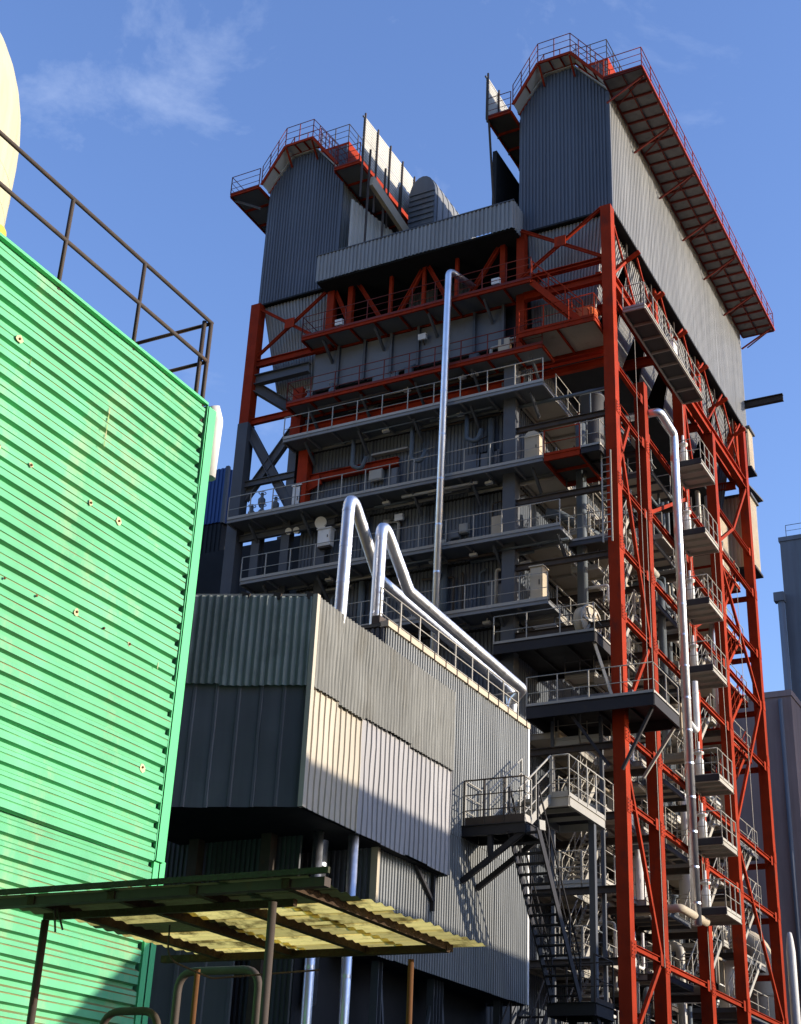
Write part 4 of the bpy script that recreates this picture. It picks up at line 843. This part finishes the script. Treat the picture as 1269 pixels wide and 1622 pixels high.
# ================================================================== canopy in the foreground
K = thing('shelter_canopy', 'old corrugated shelter roof on rusty posts with timber purlins, close to the camera', 'canopy', (-4.9, 7.1, 0))
zc = 2.95
def czz(y): return zc + 0.0*(y-6.0)
rk = random.Random(3)
y = 6.0; i = 0
while y < 7.85:
    wd = 0.3
    jx = rk.uniform(-0.02, 0.05); jl = rk.uniform(-0.05, 0.12); zz = czz(y) + 0.07 + rk.uniform(0, 0.006)
    xa = -5.78 + 0.02*i - jl; xb_ = -3.72 + jx*0.7
    for x0_, x1_ in ((xa, -4.9), (-4.95, -4.2), (-4.25, xb_)):
        obj('roof_sheet', corr((x0_, y+wd+0.03, zz), (x0_, y, zz), (x1_, y, zz-rk.uniform(0, 0.01)), (x1_, y+wd+0.03, zz), 3, 0.013, 'sine', -1), 'fibre_dark' if y < 6.5 or rk.random() < 0.12 else 'fibre', K)  # darker sheets along the front edge, a few elsewhere
    y += wd; i += 1
obj('edge_plank', bar((-5.72, 6.0, zc+0.09), (-3.6, 6.0, zc+0.09), 0.02, 0.03), 'fibre_dark', K)
obj('beam', bar((-6.9, 6.06, zc+0.035), (-3.64, 6.06, zc+0.045), 0.06, 0.045), 'iron', K)
obj('beam', bar((-5.6, 6.27, zc+0.0), (-3.95, 6.27, zc+0.0), 0.035, 0.035), 'wood', K)
obj('beam', bar((-6.0, 7.92, zc+0.03), (-3.88, 7.92, zc+0.03), 0.045, 0.045), 'wood', K)
for xx in (-5.5, -4.95, -4.42, -3.86): obj('purlin', bar((xx, 6.02, zc+0.045), (xx-0.05, 8.0, zc+0.045), 0.045, 0.05), 'wood', K)
for xx, yy, m in ((-5.55, 6.22, 'iron'), (-3.97, 6.09, 'iron'), (-4.12, 7.9, 'rust'), (-5.75, 7.98, 'rust')):
    obj('post', tube([(xx, yy, 0), (xx+0.004, yy, 1.6), (xx, yy, zc-0.03)], 0.022 if yy < 7 else 0.019, 8), m, K, smooth=True)
obj('wire', tube(fillet([(-5.28,7.0,3.05), (-5.27,7.0,2.82), (-5.15,7.3,2.75), (-4.7,7.8,2.86)], 0.1), 0.006, 5), 'iron', K)
obj('wire', tube([(-5.48,6.2,2.98), (-5.45,6.2,2.85)], 0.006, 5), 'iron', K); obj('wire', tube([(-5.46,6.2,2.98), (-5.4,6.2,2.86)], 0.006, 5), 'iron', K)
def hoop(label, x0, x1, y, zt_, r):
    t = thing('pipe_hoop', label, 'hoop rail', ((x0+x1)/2, y, 0), group='rusty tube hoops under the canopy')
    obj('hoop_tube', tube(fillet([(x0, y, 0), (x0, y, zt_), (x1, y, zt_), (x1, y, 0)], 0.14), r, 8), 'iron', t, smooth=True)
    obj('cross_tube', tube([(x0, y, zt_-1.1), (x1, y, zt_-1.1)], r*0.8, 8), 'iron', t, smooth=True)
hoop('larger dark tube hoop standing under the far edge of the canopy', -6.5, -5.8, 8.8, 3.04, 0.03)
hoop('smaller dark tube hoop by the foot of the green wall', -6.1, -5.66, 7.5, 2.6, 0.025)

# ================================================================== background
t = thing('storage_tank', 'cream yellow domed tank behind the green roof railing', 'tank', (-31, 26, 0))
tx, ty, tr_ = -34.4, 24.5, 4.6
prof = [(tr_, 0.1), (tr_, 33.4)] + [(max(0.05, tr_*math.cos(a)), 33.4 + 7.0*math.sin(a)) for a in [0.13*k for k in range(1, 13)]]
obj('tank_shell', lathe(tx, ty, prof, 96), 'tank', t, smooth=True)
for k in range(3): obj('tank_band', lathe(tx, ty, [(tr_+0.005, 6+k*8), (tr_+0.02, 6.02+k*8), (tr_+0.02, 6.1+k*8), (tr_+0.005, 6.12+k*8)], 96), 'tank', t, smooth=True)
for k in range(16):
    z = 14 + k*1.2; obj('plate_seam', lathe(tx, ty, [(tr_+0.003, z), (tr_+0.012, z+0.01), (tr_+0.012, z+0.03), (tr_+0.003, z+0.04)], 96), 'tank', t)
t = thing('annex_building', 'dark annex with blue corrugated top storey left behind the tower', 'building', (-46, 64, 0))
obj('annex_core', box(-60, -44.8, 60.1, 62, 0, 40), 'core', t)
sheets(t, (-50, 60), (-44.7, 60), 36.5, 40.05, 1.1, 0.28, 0.06, 'blue'); sheets(t, (-44.7, 60), (-44.7, 62), 36.5, 40.05, 1.1, 0.28, 0.06, 'blue')
obj('corner_flashing', bar((-44.68, 59.98, 36.4), (-44.68, 59.98, 40.1), 0.2), 'grey', t)
sheets(t, (-50, 60), (-44.7, 60), 20, 36.4, 1.6, 0.3, 0.05, 'core'); 
for zz in (22, 26, 30, 34): obj('beam', ibeam((-50, 59.8, zz), (-40, 59.8, zz), 0.3, 0.4, 0.04), 'iron', t)
for xx in (-47, -43.5, -40.2): obj('column', ibeam((xx, 59.6, 0), (xx, 59.6, 34.5), 0.4, 0.4, 0.05), 'iron', t)
for p, q in (((-43.5,59.6,30),(-40.2,59.6,34)), ((-47,59.6,22),(-43.5,59.6,26)), ((-43.5,59.6,22),(-40.2,59.6,26))): obj('brace', bar(p, q, 0.2), 'iron', t)
obj('rear_block', box(-60, -33.5, 66, 76, 0, 30), 'core', t)
t = thing('office_block', 'slate grey tall block with roof rail and downpipe at the right edge', 'building', (-10, 90, 0))
obj('wall', box(-18.38, 5, 85, 100, 0, 41.5), 'slate', t)
obj('parapet', box(-18.46, 5, 84.93, 100, 41.3, 41.6), 'slate', t)
railing(t.children[0] if t.children else obj('kerb', box(-18.7, 4, 85.2, 85.3, 41.6, 41.7), 'slate', t), [(-18.0, 85.3, 41.6), (4, 85.3, 41.6)], 'black', h=0.95, sp=1.6, toe=0)
obj('downpipe', tube([(-18.55, 84.75, 0), (-18.55, 84.75, 37.2)], 0.22, 10), 'slate', t, smooth=True); obj('hopper_head', box(-18.95, -18.3, 84.45, 84.99, 37.0, 37.6), 'slate', t)
for zz in (6, 14, 22, 30): obj('pipe_clip', box(-18.85, -18.25, 84.6, 84.99, zz, zz+0.12), 'iron', t)
t = thing('low_block', 'pinkish plain low block beyond the right rear columns', 'building', (-24, 84, 0))
obj('wall', box(-34, -17.4, 80, 84.5, 0, 29.3), 'pink', t); obj('parapet', box(-34.06, -17.34, 79.94, 84.56, 29.1, 29.45), 'pink', t)
obj('downpipe', tube([(-18.0, 79.85, 0), (-18.0, 79.85, 28.9)], 0.12, 8), 'slate', t, smooth=True)
t = thing('flue_duct', 'large beige duct with rounded elbow low behind the rear columns', 'duct', (-17.5, 70, 0))
obj('duct_bend', tube(fillet([(-21.5,70,13.6), (-17.65,70,13.6), (-17.65,70,0)], 1.2, 8), 0.62, 18), 'beige', t, smooth=True)
for zz in (2, 5, 8, 11): obj('duct_flange', tube([(-17.65,70,zz), (-17.65,70,zz+0.12)], 0.68, 18), 'beige', t)
t = thing('vent_stack', 'slim white vertical stack by the rear corner column', 'stack', (-16.1, 70.5, 0))
obj('stack_shell', lathe(-16.2, 70.0, [(0.22,0),(0.22,13.0),(0.16,13.6),(0.10,13.9),(0.0,13.95)], 14), 'white', t, smooth=True)
obj('stack_band', lathe(-16.2, 70.0, [(0.24,8),(0.24,8.1)], 14), 'pale', t)
# unseen buildings added on the sunny side to cast shadows on the lower walls
t = thing('shadow_workshop', 'plain grey unseen workshop added for its shadow on the lower walls', 'building', (13, 50, 0))
obj('wall', box(6, 20, 30.0, 90, 0, 12.9), 'slate', t)
obj('roof_duct', tube([(6.6, 29.5, 14.45), (6.6, 37.4, 14.45)], 0.5, 14), 'pale', t, smooth=True)
for yy in (31, 34, 37): obj('duct_stand', box(6.4, 6.8, yy, yy+0.2, 12.9, 14.0), 'grey', t)
t = thing('shed', 'small unseen shed added for its shadow low on the green wall', 'building', (0, 15, 0))
obj('wall', box(-2, 0.2, 12.5, 16.7, 0, 4.55), 'pink', t); obj('roof', prism((-2.1, 14.6, 4.55), (0.3, 14.6, 4.55), [(-2.2,0),(2.2,0),(0,1.7)]), 'grey', t)
t = thing('sky_blocker_hall', 'long dark unseen hall added behind the viewpoint to block sky light', 'building', (-20, -40, 0))  # unseen hall added to keep sky light off the shaded fronts
obj('wall', box(-95, 55, -50, -20, 0, 50), 'brickd', t); obj('parapet', box(-95.1, 55.1, -50.1, -19.9, 49.8, 50.6), 'brickd', t)
